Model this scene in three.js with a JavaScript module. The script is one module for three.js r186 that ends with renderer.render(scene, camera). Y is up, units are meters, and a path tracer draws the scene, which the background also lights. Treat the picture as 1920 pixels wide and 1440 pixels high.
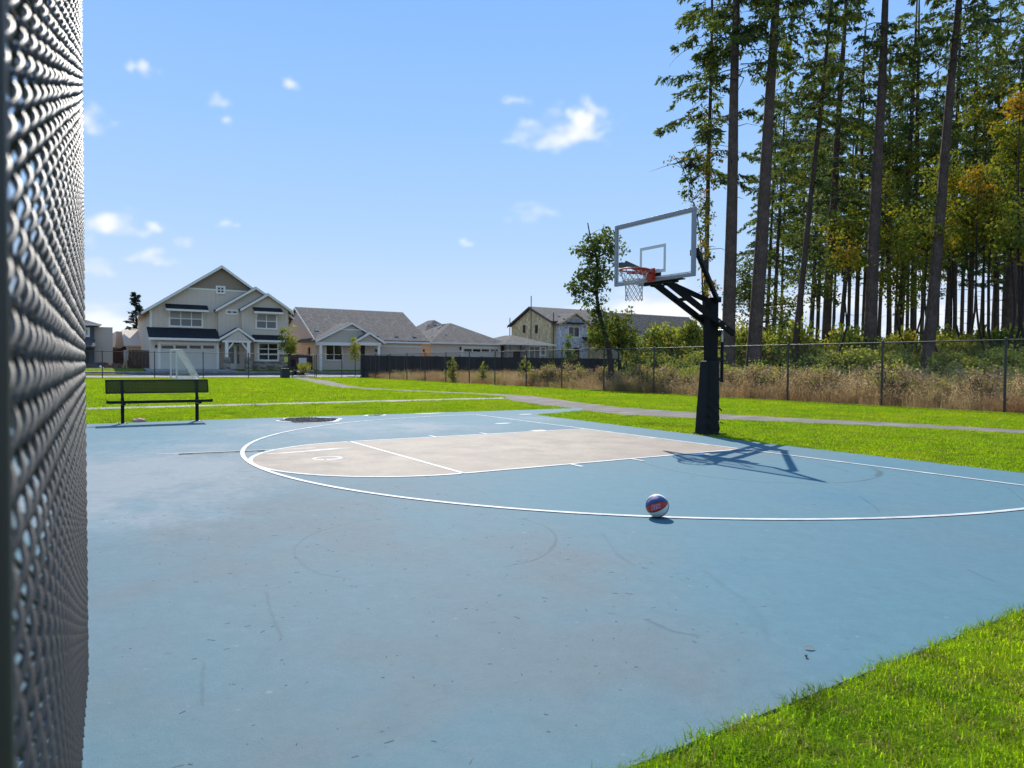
import * as THREE from 'three';
import { mergeGeometries } from 'three/addons/utils/BufferGeometryUtils.js';
import { RoundedBoxGeometry } from 'three/addons/geometries/RoundedBoxGeometry.js';
import { ImprovedNoise } from 'three/addons/math/ImprovedNoise.js';

// ------------------------------------------------------------------ camera
const scene = new THREE.Scene();
const FOC = 1316.65, CX = 960, CY = 720;              // in pixels of the 1920 x 1440 photograph
const YAW = 1.00418, PITCH = -0.02726, ROLL = 0.00711;
const EYE = new THREE.Vector3(8.627, 1.2035, 8.296);
const camera = new THREE.PerspectiveCamera(2 * Math.atan(720 / FOC) * 180 / Math.PI, 4 / 3, 0.05, 900);
camera.position.copy(EYE);
camera.rotation.order = 'YXZ';
camera.rotation.set(PITCH, YAW, ROLL);
camera.focus = 7;
camera.userData.fStop = 5;
camera.updateMatrixWorld(true);
const FWD = new THREE.Vector3(0, 0, -1).applyQuaternion(camera.quaternion);
const RGT = new THREE.Vector3(1, 0, 0).applyQuaternion(camera.quaternion);
const UPV = new THREE.Vector3(0, 1, 0).applyQuaternion(camera.quaternion);
const ray = (u, v) => FWD.clone().addScaledVector(RGT, (u - CX) / FOC).addScaledVector(UPV, -(v - CY) / FOC);
const atDepth = (u, v, d) => ray(u, v).multiplyScalar(d).add(EYE);
const onX = (u, v, X) => { const r = ray(u, v); return r.multiplyScalar((X - EYE.x) / r.x).add(EYE); };
const onZ = (u, v, Z) => { const r = ray(u, v); return r.multiplyScalar((Z - EYE.z) / r.z).add(EYE); };

// ------------------------------------------------------------------ random numbers and noise
function rng(seed) { let a = seed >>> 0; return () => { a |= 0; a = a + 0x6D2B79F5 | 0; let t = Math.imul(a ^ a >>> 15, 1 | a); t = t + Math.imul(t ^ t >>> 7, 61 | t) ^ t; return ((t ^ t >>> 14) >>> 0) / 4294967296; }; }
const perlin = new ImprovedNoise();
const noise = (x, y, z = 0.37) => perlin.noise(x, y, z);
function fbm(x, y, z = 0.37, o = 4) { let s = 0, a = 0.5, f = 1; for (let i = 0; i < o; i++) { s += a * perlin.noise(x * f, y * f, z + i * 7.1); f *= 2.03; a *= 0.5; } return s; }
const clamp = (x, a = 0, b = 1) => Math.min(b, Math.max(a, x));
const sstep = (a, b, x) => { const t = clamp((x - a) / (b - a)); return t * t * (3 - 2 * t); };
const lerp = (a, b, t) => a + (b - a) * t;

// ------------------------------------------------------------------ sky, sun, exposure
const renderer = new THREE.WebGLRenderer({ antialias: true });
renderer.setSize(1024, 768);
renderer.toneMapping = THREE.LinearToneMapping;
renderer.toneMappingExposure = 1.2;
renderer.shadowMap.enabled = true;
{
  const W = 2048, H = 1024, data = new Float32Array(W * H * 4);
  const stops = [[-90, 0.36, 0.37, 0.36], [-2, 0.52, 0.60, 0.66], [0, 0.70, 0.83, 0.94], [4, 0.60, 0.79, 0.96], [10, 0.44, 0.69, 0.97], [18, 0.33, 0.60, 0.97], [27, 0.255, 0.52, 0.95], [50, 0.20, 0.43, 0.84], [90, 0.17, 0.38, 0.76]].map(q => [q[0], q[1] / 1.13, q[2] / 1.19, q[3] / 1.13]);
  const base = new Float32Array(H * 3);
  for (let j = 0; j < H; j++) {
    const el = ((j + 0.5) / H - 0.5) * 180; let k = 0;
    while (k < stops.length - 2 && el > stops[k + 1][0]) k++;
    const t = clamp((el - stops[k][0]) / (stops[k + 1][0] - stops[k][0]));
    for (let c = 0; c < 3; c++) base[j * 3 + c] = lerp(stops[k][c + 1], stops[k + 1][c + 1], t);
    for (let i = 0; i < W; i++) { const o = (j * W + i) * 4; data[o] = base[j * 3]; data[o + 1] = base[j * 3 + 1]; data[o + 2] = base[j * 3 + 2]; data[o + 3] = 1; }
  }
  // small fair-weather clouds: [azimuth, elevation, half width, half height in radians, opacity]
  const clouds = [];
  const seen = (u, v, w, h, k) => { const d = ray(u, v).normalize(); clouds.push([Math.atan2(d.z, d.x), Math.asin(d.y), w / FOC * 1.25, h / FOC * 1.25, k]); };
  [[205, 428, 62, 34, 1], [290, 484, 40, 18, 0.75], [160, 222, 34, 28, 0.8], [1070, 250, 88, 42, 1], [1098, 225, 44, 34, 0.95], [992, 403, 52, 22, 0.4], [970, 187, 30, 13, 0.5], [545, 157, 20, 13, 0.75], [267, 130, 22, 17, 0.75], [410, 190, 22, 14, 0.45], [425, 227, 12, 9, 0.6], [285, 427, 20, 13, 0.75], [348, 455, 20, 11, 0.4], [427, 420, 22, 10, 0.5], [875, 456, 20, 10, 0.5], [172, 503, 38, 18, 0.5], [1235, 575, 150, 48, 0.95], [1200, 588, 110, 45, 1], [1285, 585, 100, 40, 0.95], [1160, 600, 70, 30, 0.8], [1380, 610, 120, 36, 0.8], [215, 610, 130, 34, 0.8], [1600, 560, 240, 60, 0.7], [1850, 600, 200, 50, 0.7]].forEach(a => seen(...a));
  const cr = rng(91);
  for (let i = 0; i < 70; i++) { const az = -Math.PI + cr() * 2 * Math.PI, el = 0.05 + cr() * cr() * 0.9; const mid = Math.atan2(FWD.z, FWD.x); let da = Math.abs(az - mid); da = Math.min(da, 2 * Math.PI - da); const w = 0.02 + cr() * 0.06; const k = 0.4 + cr() * 0.6; if (da > 0.85 || el > 0.62) clouds.push([az, el, w, w * 0.5, k]); }
  clouds.forEach(([az, el, w, h, k], n) => {
    const ce = Math.cos(el), iw = Math.ceil(w * 1.9 / ce / (2 * Math.PI) * W), jh = Math.ceil(h * 2 / Math.PI * H);
    const ic = (az / (2 * Math.PI) + 0.5) * W, jc = (el / Math.PI + 0.5) * H;
    for (let j = Math.floor(jc - jh); j <= jc + jh; j++) for (let i = Math.floor(ic - iw); i <= ic + iw; i++) {
      if (j < 0 || j >= H) continue;
      const x = (i + 0.5 - ic) / W * 2 * Math.PI * ce / w, y = (j + 0.5 - jc) / H * Math.PI / h;
      const q = fbm(x * 1.7 + n * 13.7, y * 1.5 + n * 5.3, 2.2, 5);
      const r = Math.sqrt(x * x + (y < 0 ? y * y * 1.5 : y * y)), a = sstep(0.0, 0.85, 0.80 - r + q * 1.0) * k * 0.92;
      if (a <= 0) continue;
      const o = (j * W + ((i % W) + W) % W) * 4, b = 0.90 + q * 0.22;
      data[o] = lerp(data[o], 0.93 * b, a); data[o + 1] = lerp(data[o + 1], 0.95 * b, a); data[o + 2] = lerp(data[o + 2], 0.98 * b, a);
    }
  });
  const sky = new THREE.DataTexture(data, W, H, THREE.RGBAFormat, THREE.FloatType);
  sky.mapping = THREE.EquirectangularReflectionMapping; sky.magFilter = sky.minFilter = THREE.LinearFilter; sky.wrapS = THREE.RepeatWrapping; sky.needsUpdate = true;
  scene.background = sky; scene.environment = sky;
}
const sun = new THREE.DirectionalLight(new THREE.Color(1, 0.955, 0.87), 4.6);
sun.position.set(-90, 100, -42); sun.target.position.set(0, 0, 0);
sun.castShadow = true; sun.shadow.mapSize.set(4096, 4096);
Object.assign(sun.shadow.camera, { left: -90, right: 90, top: 90, bottom: -90, near: 1, far: 400 });
scene.add(sun, sun.target);

// ------------------------------------------------------------------ helpers
const used = {};
function numbered(n) { const k = used[n] || 0; used[n] = k + 1; return k ? n + '_' + String(k).padStart(3, '0') : n; }
function thing(name, label, category, group) { const o = new THREE.Group(); o.name = numbered(name); o.userData = { label, category }; if (group) o.userData.group = group; scene.add(o); return o; }
function tag(o, label, category, group) { o.name = numbered(o.name); o.userData.label = label; o.userData.category = category; if (group) o.userData.group = group; scene.add(o); return o; }
function mesh(name, geo, mat, parent) { const m = new THREE.Mesh(Array.isArray(geo) ? mergeAll(geo) : geo, mat); m.name = name; if (parent) parent.add(m); return m; }
function structure(name, geo, mat, label) { const m = mesh(numbered(name), geo, mat, scene); m.userData.kind = 'structure'; if (label) m.userData.label = label; return m; }
function mergeAll(list) {
  list = list.map(g => g.index ? g.toNonIndexed() : g);
  const anyC = list.some(g => g.attributes.color);
  list.forEach(g => { for (const k of Object.keys(g.attributes)) if (!['position', 'normal', 'uv', 'color'].includes(k)) g.deleteAttribute(k); if (!g.attributes.uv) g.setAttribute('uv', new THREE.BufferAttribute(new Float32Array(g.attributes.position.count * 2), 2)); if (anyC && !g.attributes.color) g.setAttribute('color', new THREE.BufferAttribute(new Float32Array(g.attributes.position.count * 3).fill(1), 3)); if (!g.attributes.normal) g.computeVertexNormals(); });
  return list.length === 1 ? list[0] : mergeGeometries(list);
}
// box between two corners, uv in metres on every face
function box(x0, x1, y0, y1, z0, z1) {
  if (x0 > x1) [x0, x1] = [x1, x0]; if (y0 > y1) [y0, y1] = [y1, y0]; if (z0 > z1) [z0, z1] = [z1, z0];
  const g = new THREE.BoxGeometry(x1 - x0, y1 - y0, z1 - z0).toNonIndexed(); g.translate((x0 + x1) / 2, (y0 + y1) / 2, (z0 + z1) / 2); return metreUV(g);
}
function metreUV(g) {
  if (g.index) g = g.toNonIndexed();
  const p = g.attributes.position; if (!g.attributes.normal) g.computeVertexNormals();
  const n = g.attributes.normal, uv = new Float32Array(p.count * 2);
  for (let i = 0; i < p.count; i++) { const ax = Math.abs(n.getX(i)), ay = Math.abs(n.getY(i)), az = Math.abs(n.getZ(i)); if (ax >= ay && ax >= az) { uv[2 * i] = p.getZ(i); uv[2 * i + 1] = p.getY(i); } else if (az >= ay) { uv[2 * i] = p.getX(i); uv[2 * i + 1] = p.getY(i); } else { uv[2 * i] = p.getX(i); uv[2 * i + 1] = p.getZ(i); } }
  g.setAttribute('uv', new THREE.BufferAttribute(uv, 2)); return g;
}
const V = (x, y, z) => new THREE.Vector3(x, y, z);
// straight bar of rectangular section (w across, h in the other direction) between two points
function bar(a, b, w, h, upHint = V(0, 1, 0)) {
  const d = b.clone().sub(a), L = d.length(); d.normalize();
  let s = new THREE.Vector3().crossVectors(d, upHint); if (s.lengthSq() < 1e-6) s = new THREE.Vector3().crossVectors(d, V(1, 0, 0)); s.normalize();
  const t = new THREE.Vector3().crossVectors(s, d).normalize();
  const g = new THREE.BoxGeometry(w, h, L).toNonIndexed(); g.applyMatrix4(new THREE.Matrix4().makeBasis(s, t, d.clone().negate())); g.translate((a.x + b.x) / 2, (a.y + b.y) / 2, (a.z + b.z) / 2); return g;
}
// tapered tube through points [[Vector3, radius], ...]; uv: u round, v metres along
function tube(pts, seg = 8, cap = true, uRep = 1) {
  const pos = [], nor = [], uv = [], idx = []; let len = 0; const up0 = V(0.31, 0.11, 0.94);
  for (let i = 0; i < pts.length; i++) {
    const [p, r] = pts[i], a = pts[Math.max(0, i - 1)][0], b = pts[Math.min(pts.length - 1, i + 1)][0];
    const d = b.clone().sub(a).normalize(); let s = new THREE.Vector3().crossVectors(d, Math.abs(d.dot(up0)) > 0.95 ? V(0, 1, 0) : up0).normalize(); const t = new THREE.Vector3().crossVectors(d, s);
    if (i) len += p.distanceTo(pts[i - 1][0]);
    for (let k = 0; k <= seg; k++) { const f = k / seg * Math.PI * 2, c = Math.cos(f), q = Math.sin(f); const n = s.clone().multiplyScalar(c).addScaledVector(t, q); pos.push(p.x + n.x * r, p.y + n.y * r, p.z + n.z * r); nor.push(n.x, n.y, n.z); uv.push(k / seg * uRep, len); }
  }
  const w = seg + 1;
  for (let i = 0; i < pts.length - 1; i++) for (let k = 0; k < seg; k++) { const a = i * w + k, b = a + 1, c = a + w, d = c + 1; idx.push(a, b, c, b, d, c); }
  if (cap) for (const [e, flip] of [[0, 1], [pts.length - 1, 0]]) { const o = pos.length / 3, p = pts[e][0]; pos.push(p.x, p.y, p.z); const q = pts[e ? e - 1 : 1][0], dn = p.clone().sub(q).normalize(); nor.push(dn.x, dn.y, dn.z); uv.push(0.5, 0); for (let k = 0; k < seg; k++) { const a = e * w + k, b = a + 1; flip ? idx.push(o, b, a) : idx.push(o, a, b); } }
  const g = new THREE.BufferGeometry(); g.setAttribute('position', new THREE.Float32BufferAttribute(pos, 3)); g.setAttribute('normal', new THREE.Float32BufferAttribute(nor, 3)); g.setAttribute('uv', new THREE.Float32BufferAttribute(uv, 2)); g.setIndex(idx); return g.toNonIndexed();
}
const rod = (a, b, r, seg = 8) => tube([[a, r], [b, r]], seg);
// prism: polygon [[z, y], ...] in a plane of constant x, extruded from x0 to x1
function prismX(poly, x0, x1) { const s = new THREE.Shape(poly.map(([z, y]) => new THREE.Vector2(z, y))); const g = new THREE.ExtrudeGeometry(s, { depth: Math.abs(x1 - x0), bevelEnabled: false }); g.applyMatrix4(new THREE.Matrix4().makeBasis(V(0, 0, 1), V(0, 1, 0), V(-1, 0, 0))); g.translate(Math.max(x0, x1), 0, 0); g.deleteAttribute('normal'); const q = g.index ? g.toNonIndexed() : g; q.computeVertexNormals(); return metreUV(q); }
// prism: polygon [[x, y], ...] in a plane of constant z, extruded from z0 to z1
function prismZ(poly, z0, z1) { const s = new THREE.Shape(poly.map(([x, y]) => new THREE.Vector2(x, y))); const g = new THREE.ExtrudeGeometry(s, { depth: Math.abs(z1 - z0), bevelEnabled: false }); g.translate(0, 0, Math.min(z0, z1)); g.deleteAttribute('normal'); const q = g.index ? g.toNonIndexed() : g; q.computeVertexNormals(); return metreUV(q); }
// flat polygon [[x, z], ...] lying at height y, facing up
function sheet(poly, y, holes = []) { const mk = q => q.map(([x, z]) => new THREE.Vector2(x, -z)); const s = new THREE.Shape(mk(poly)); holes.forEach(h => s.holes.push(new THREE.Path(mk(h)))); const g = new THREE.ShapeGeometry(s, 24); g.rotateX(-Math.PI / 2); g.translate(0, y, 0); return metreUV(g); }
// slab with vertical sides
function slab(poly, y0, y1) { const s = new THREE.Shape(poly.map(([x, z]) => new THREE.Vector2(x, -z))); const g = new THREE.ExtrudeGeometry(s, { depth: y1 - y0, bevelEnabled: false }); g.rotateX(-Math.PI / 2); g.translate(0, y0, 0); const q = g.index ? g.toNonIndexed() : g; return metreUV(q); }
function stripe(pts, w, y) { // painted line of width w along [[x, z], ...]
  const L = [], R = []; pts.forEach((p, i) => { const a = pts[Math.max(0, i - 1)], b = pts[Math.min(pts.length - 1, i + 1)]; let dx = b[0] - a[0], dz = b[1] - a[1]; const l = Math.hypot(dx, dz); dx /= l; dz /= l; const e = 1; L.push([p[0] - dz * w / 2 * e, p[1] + dx * w / 2]); R.push([p[0] + dz * w / 2, p[1] - dx * w / 2]); });
  const pos = [], uv = []; for (let i = 0; i < pts.length - 1; i++) for (const q of [L[i], L[i + 1], R[i], R[i], L[i + 1], R[i + 1]]) { pos.push(q[0], y, q[1]); uv.push(q[0], q[1]); }
  const g = new THREE.BufferGeometry(); g.setAttribute('position', new THREE.Float32BufferAttribute(pos, 3)); g.setAttribute('uv', new THREE.Float32BufferAttribute(uv, 2)); g.computeVertexNormals();
  if (g.attributes.normal.getY(0) < 0) { const p = g.attributes.position.array, q = g.attributes.uv.array; for (let i = 0; i < p.length / 9; i++) { for (let c = 0; c < 3; c++) [p[i * 9 + 3 + c], p[i * 9 + 6 + c]] = [p[i * 9 + 6 + c], p[i * 9 + 3 + c]]; for (let c = 0; c < 2; c++) [q[i * 6 + 2 + c], q[i * 6 + 4 + c]] = [q[i * 6 + 4 + c], q[i * 6 + 2 + c]]; } g.computeVertexNormals(); }
  return g;
}
// triangle soup with colours, for leaves and needles
class Soup {
  constructor() { this.p = []; this.c = []; }
  tri(a, b, c, col) { this.p.push(a.x, a.y, a.z, b.x, b.y, b.z, c.x, c.y, c.z); for (let i = 0; i < 3; i++) this.c.push(col[0], col[1], col[2]); }
  leaf(o, dir, side, L, W, col, fold = 0.25) { const n = new THREE.Vector3().crossVectors(dir, side).normalize(); const m = o.clone().addScaledVector(dir, L * 0.45), t = o.clone().addScaledVector(dir, L); const l = m.clone().addScaledVector(side, W / 2).addScaledVector(n, W * fold), r = m.clone().addScaledVector(side, -W / 2).addScaledVector(n, W * fold); this.tri(o, l, t, col); this.tri(o, t, r, col); }
  geo() { const g = new THREE.BufferGeometry(); g.setAttribute('position', new THREE.Float32BufferAttribute(this.p, 3)); g.setAttribute('color', new THREE.Float32BufferAttribute(this.c, 3)); g.computeVertexNormals(); g.setAttribute('uv', new THREE.BufferAttribute(new Float32Array(this.p.length / 3 * 2), 2)); return g; }
}
function inPoly(x, z, poly) { let c = false; for (let i = 0, j = poly.length - 1; i < poly.length; j = i++) { const [xi, zi] = poly[i], [xj, zj] = poly[j]; if (zi > z !== zj > z && x < (xj - xi) * (z - zi) / (zj - zi) + xi) c = !c; } return c; }

// ------------------------------------------------------------------ textures
function dataTex(N, fn, srgb, M = N) { const d = new Uint8Array(N * M * 4); for (let j = 0; j < M; j++) for (let i = 0; i < N; i++) { const c = fn(i / N, j / M, i, j), o = (j * N + i) * 4; d[o] = clamp(c[0]) * 255; d[o + 1] = clamp(c[1]) * 255; d[o + 2] = clamp(c[2]) * 255; d[o + 3] = 255; } const t = new THREE.DataTexture(d, N, M, THREE.RGBAFormat); t.wrapS = t.wrapT = THREE.RepeatWrapping; t.magFilter = THREE.LinearFilter; t.minFilter = THREE.LinearMipmapLinearFilter; t.generateMipmaps = true; if (srgb) t.colorSpace = THREE.SRGBColorSpace; t.needsUpdate = true; return t; }
// noise that repeats: blend four shifted copies
function tileFbm(u, v, f, o = 4, s = 0) { const a = fbm(u * f + s, v * f, 0.4, o), b = fbm((u - 1) * f + s, v * f, 0.4, o), c = fbm(u * f + s, (v - 1) * f, 0.4, o), d = fbm((u - 1) * f + s, (v - 1) * f, 0.4, o); return lerp(lerp(a, b, u), lerp(c, d, u), v); }
const rep = (t, x, y = x) => { const c = t.clone(); c.repeat.set(x, y); c.needsUpdate = true; return c; };
const grit = (() => { const r = rng(5); return dataTex(512, (u, v) => { const g = 0.5 + tileFbm(u, v, 24, 2) * 0.5 + (r() - 0.5) * 0.5; return [g, g, g]; }); })();
const blotch = dataTex(256, (u, v) => { const g = 0.86 + tileFbm(u, v, 5, 5) * 0.5; return [g, g, g]; }, true);
const lin = (r, g, b) => new THREE.Color().setRGB(r, g, b);
const std = (c, o = {}) => new THREE.MeshStandardMaterial({ color: c, roughness: 0.8, side: THREE.DoubleSide, ...o });

const M = {
  blackMetal: new THREE.MeshPhysicalMaterial({ color: lin(0.006, 0.006, 0.007), roughness: 0.55, specularIntensity: 0.5, side: THREE.DoubleSide }),
  blackVinyl: new THREE.MeshPhysicalMaterial({ color: lin(0.055, 0.047, 0.038), roughness: 0.45, specularIntensity: 0.75, side: THREE.DoubleSide }),
  hoopPaint: new THREE.MeshPhysicalMaterial({ color: lin(0.008, 0.0075, 0.007), roughness: 0.7, specularIntensity: 0.3, side: THREE.DoubleSide }),
  padVinyl: new THREE.MeshPhysicalMaterial({ color: lin(0.010, 0.0098, 0.0098), side: THREE.DoubleSide, specularIntensity: 0.35, roughness: 0.65, bumpMap: rep(grit, 3), bumpScale: 0.002 }),
  alu: std(lin(0.25, 0.255, 0.265), { roughness: 0.5, metalness: 0.35 }),
  steel: std(lin(0.45, 0.46, 0.47), { roughness: 0.35, metalness: 0.9 }),
  glass: new THREE.MeshPhysicalMaterial({ color: lin(0.93, 0.96, 0.97), transmission: 1, thickness: 0, roughness: 0, ior: 1.45, side: THREE.DoubleSide }),
  whitePaint: std(lin(0.62, 0.60, 0.55), { roughness: 0.6 }),
  rimRed: std(lin(0.42, 0.035, 0.012), { roughness: 0.45 }),
  netCord: std(lin(0.42, 0.40, 0.36), { roughness: 0.9 }),
  concrete: std(lin(0.44, 0.40, 0.355), { roughness: 0.9, map: rep(blotch, 0.3), bumpMap: rep(grit, 1.5), bumpScale: 0.004 }),
  pathMat: std(lin(0.255, 0.212, 0.18), { roughness: 0.9, map: rep(blotch, 0.37), bumpMap: rep(grit, 1.2), bumpScale: 0.006 }),
  asphalt: std(lin(0.10, 0.10, 0.10), { roughness: 0.95, bumpMap: rep(grit, 1.4), bumpScale: 0.012, map: rep(blotch, 0.8) }),
  soil: std(lin(0.13, 0.085, 0.05), { roughness: 1, map: rep(blotch, 0.6), bumpMap: rep(grit, 1), bumpScale: 0.03 }),
  lawnSoil: std(lin(0.17, 0.215, 0.02), { roughness: 1, map: rep(blotch, 0.8), bumpMap: rep(grit, 1.7), bumpScale: 0.03 }),
};
const leafMat = new THREE.MeshPhysicalMaterial({ vertexColors: true, transmission: 0.5, thickness: 0, roughness: 0.9, specularIntensity: 0.35, side: THREE.DoubleSide });
const needleMat = new THREE.MeshPhysicalMaterial({ vertexColors: true, transmission: 0.5, thickness: 0, roughness: 0.9, specularIntensity: 0.3, side: THREE.DoubleSide });
const bladeMat = new THREE.MeshPhysicalMaterial({ color: 0xffffff, vertexColors: true, transmission: 0.78, thickness: 0, roughness: 0.95, specularIntensity: 0.1, side: THREE.DoubleSide });

// ------------------------------------------------------------------ ground, court, paths
const gnd = (u, v) => { const r = ray(u, v), t = -EYE.y / r.y; return [EYE.x + r.x * t, EYE.z + r.z * t]; };
const FENCE_Z = -13.4, FENCE_X = -50;                  // park fences
structure('ground', sheet([[-420, 300], [300, 300], [300, -420], [-420, -420]], -0.06), M.soil, 'bare earth under the park and the field');

const courtPoly = [[7.07, 14], [7.07, -1.05], [1.5, -0.98], [-5.35, -1.3], [-6.1, -3.3], [-7.0, -4.0], [-7.25, 5.3], [-7.2, 14]];
const CT0 = -7.3, CTS = 15.4;
const courtMap = (() => {
  const N = 2048, toS = c => c <= 0.0031308 ? c * 12.92 : 1.055 * Math.pow(c, 1 / 2.4) - 0.055;
  const mark = new Float32Array(N * N), r = rng(17);
  const stamp = (x, z, rad, a) => { const cx = (x - CT0) / CTS * N, cz = (z + 1.4) / CTS * N, R = rad / CTS * N, e = Math.max(1, Math.ceil(R)); for (let j = -e; j <= e; j++) for (let i = -e; i <= e; i++) { const X = Math.round(cx) + i, Y = Math.round(cz) + j; if (X < 0 || Y < 0 || X >= N || Y >= N) continue; const d = Math.hypot(X - cx, Y - cz) / Math.max(R, 0.7); if (d < 1) { const o = Y * N + X; if (Math.abs(a * (1 - d)) > Math.abs(mark[o])) mark[o] = a * (1 - d * d); } } };
  const scuff = (px, a, w) => { const pts = px.map(q => gnd(...q)); const c = new THREE.CatmullRomCurve3(pts.map(q => V(q[0], 0, q[1]))); const n = Math.ceil(c.getLength() / 0.006); for (let i = 0; i <= n; i++) { const p = c.getPointAt(i / n), k = 0.35 + 1.3 * clamp(0.5 + fbm(i * 0.011, a * 31, 3.1, 3)); stamp(p.x + (r() - 0.5) * w * 0.5, p.z + (r() - 0.5) * w * 0.5, w * (0.5 + r() * 0.5), a * k); } };
  scuff([[1000, 1051], [950, 1062], [1030, 1032], [1043, 1010], [1025, 988], [980, 972]].slice(2), 0.3, 0.016);
  scuff([[1043, 1010], [1035, 1030], [1000, 1050], [945, 1062]], 0.28, 0.014);
  scuff([[640, 984], [590, 1000], [555, 1025], [560, 1050], [600, 1075], [660, 1085]], 0.2, 0.014);
  scuff([[640, 984], [720, 972], [800, 968]], 0.12, 0.02);
  scuff([[1200, 866], [1260, 882], [1330, 894], [1420, 903], [1500, 906], [1590, 904], [1640, 896], [1652, 886], [1635, 877]], 0.42, 0.02);
  scuff([[1635, 877], [1649, 884], [1646, 893]], 0.4, 0.05);
  scuff([[855, 906], [885, 916], [913, 926]], 0.35, 0.014); scuff([[1540, 872], [1570, 878], [1590, 884]], 0.28, 0.02);
  scuff([[500, 1110], [510, 1150], [530, 1195]], 0.22, 0.012); scuff([[384, 1240], [380, 1290], [382, 1320]], 0.18, 0.01);
  scuff([[1210, 1160], [1260, 1182], [1312, 1192]], 0.3, 0.02); scuff([[1815, 1068], [1840, 1080], [1865, 1090]], 0.35, 0.012);
  scuff([[1610, 930], [1640, 950], [1650, 962]], 0.2, 0.02); scuff([[1890, 915], [1920, 940]], 0.3, 0.012); scuff([[1130, 1000], [1160, 1040], [1190, 1060]], 0.14, 0.02); scuff([[1320, 1070], [1420, 1150], [1440, 1200]], 0.1, 0.03);
  for (let i = 0; i < 6000; i++) stamp(CT0 + r() * CTS, -1.4 + r() * CTS, 0.004 + r() * r() * 0.016, (r() < 0.62 ? 1 : -1) * (0.06 + r() * 0.2));
  const A = [0.062, 0.162, 0.200], B = [0.082, 0.150, 0.176], C = [0.096, 0.132, 0.144], D = [0.042, 0.150, 0.208], E = [0.215, 0.245, 0.255];
  const pale = [[[300, 860], 2.6], [[200, 900], 1.6], [[560, 800], 2.0], [[800, 800], 1.6], [[230, 960], 0.9], [[1010, 785], 1.0]].map(([q, s]) => [...gnd(...q), s]);
  const grey = [[[700, 1080], 1.5], [[820, 1250], 0.9], [[420, 1010], 1.3], [[1000, 1230], 0.6], [[1330, 1260], 0.45], [[300, 880], 2.2], [[600, 940], 1.6], [[1050, 1080], 0.8]].map(([q, s]) => [...gnd(...q), s]);
  const low = 256, lowG = new Float32Array(low * low), lowD = new Float32Array(low * low), lowE = new Float32Array(low * low);
  for (let j = 0; j < low; j++) for (let i = 0; i < low; i++) { const x = CT0 + (i + 0.5) / low * CTS, z = -1.4 + (j + 0.5) / low * CTS; let g = 0.22 + fbm(x * 0.45, z * 0.45, 5.5, 4) * 0.9; for (const [gx, gz, s] of grey) g += 0.55 * Math.exp(-((x - gx) ** 2 + (z - gz) ** 2) / (s * s)) * (0.75 + fbm(x * 1.6, z * 1.6, 9, 3)); lowG[j * low + i] = g; lowD[j * low + i] = fbm(x * 0.8 + 40, z * 0.8, 1.5, 4); let e = 0; for (const [gx, gz, s] of pale) e += 0.75 * Math.exp(-((x - gx) ** 2 + (z - gz) ** 2) / (s * s)); lowE[j * low + i] = e * (0.85 + 1.1 * fbm(x * 1.1 + 3, z * 1.1, 12, 4)); }
  const bil = (a, u, v) => { const x = clamp(u * low - 0.5, 0, low - 1.001), y = clamp(v * low - 0.5, 0, low - 1.001), i = x | 0, j = y | 0, fx = x - i, fy = y - j; return lerp(lerp(a[j * low + i], a[j * low + i + 1], fx), lerp(a[(j + 1) * low + i], a[(j + 1) * low + i + 1], fx), fy); };
  return dataTex(N, (u, v, i, j) => {
    const g = clamp(bil(lowG, u, v)), d = bil(lowD, u, v), f = noise(u * 300, v * 300) * 0.5 + noise(u * 90, v * 110, 2) * 0.4, f2 = (r() - 0.5) * 0.10;
    const m = mark[j * N + i], out = [0, 0, 0], k = 1 + f * 0.14 + f2;
    for (let c = 0; c < 3; c++) { let q = lerp(A[c], B[c], sstep(0.1, 0.75, g + f * 0.18)); q = lerp(q, C[c], sstep(0.65, 1.15, g + d * 0.8 + f * 0.15) * 0.7); q = lerp(q, D[c], sstep(0.05, 0.4, d - g * 0.4) * 0.8); q = lerp(q, E[c], sstep(0.1, 1.1, bil(lowE, u, v) + f * 0.25) * 0.8); q *= k; q = m > 0 ? q * (1 - m) : lerp(q, 0.5, -m); out[c] = toS(q); }
    return out;
  }, true);
})();
const courtUV = g => { const p = g.attributes.position, uv = new Float32Array(p.count * 2); for (let i = 0; i < p.count; i++) { uv[2 * i] = (p.getX(i) - CT0) / CTS; uv[2 * i + 1] = (p.getZ(i) + 1.4) / CTS; } g.setAttribute('uv', new THREE.BufferAttribute(uv, 2)); return g; };
const courtMat = std(0xffffff, { map: courtMap, roughness: 0.79, bumpMap: rep(grit, 16), bumpScale: 0.0022 });
const court = structure('basketball_court', courtUV(slab(courtPoly, -0.12, 0)), courtMat, 'blue painted basketball court slab');
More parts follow.
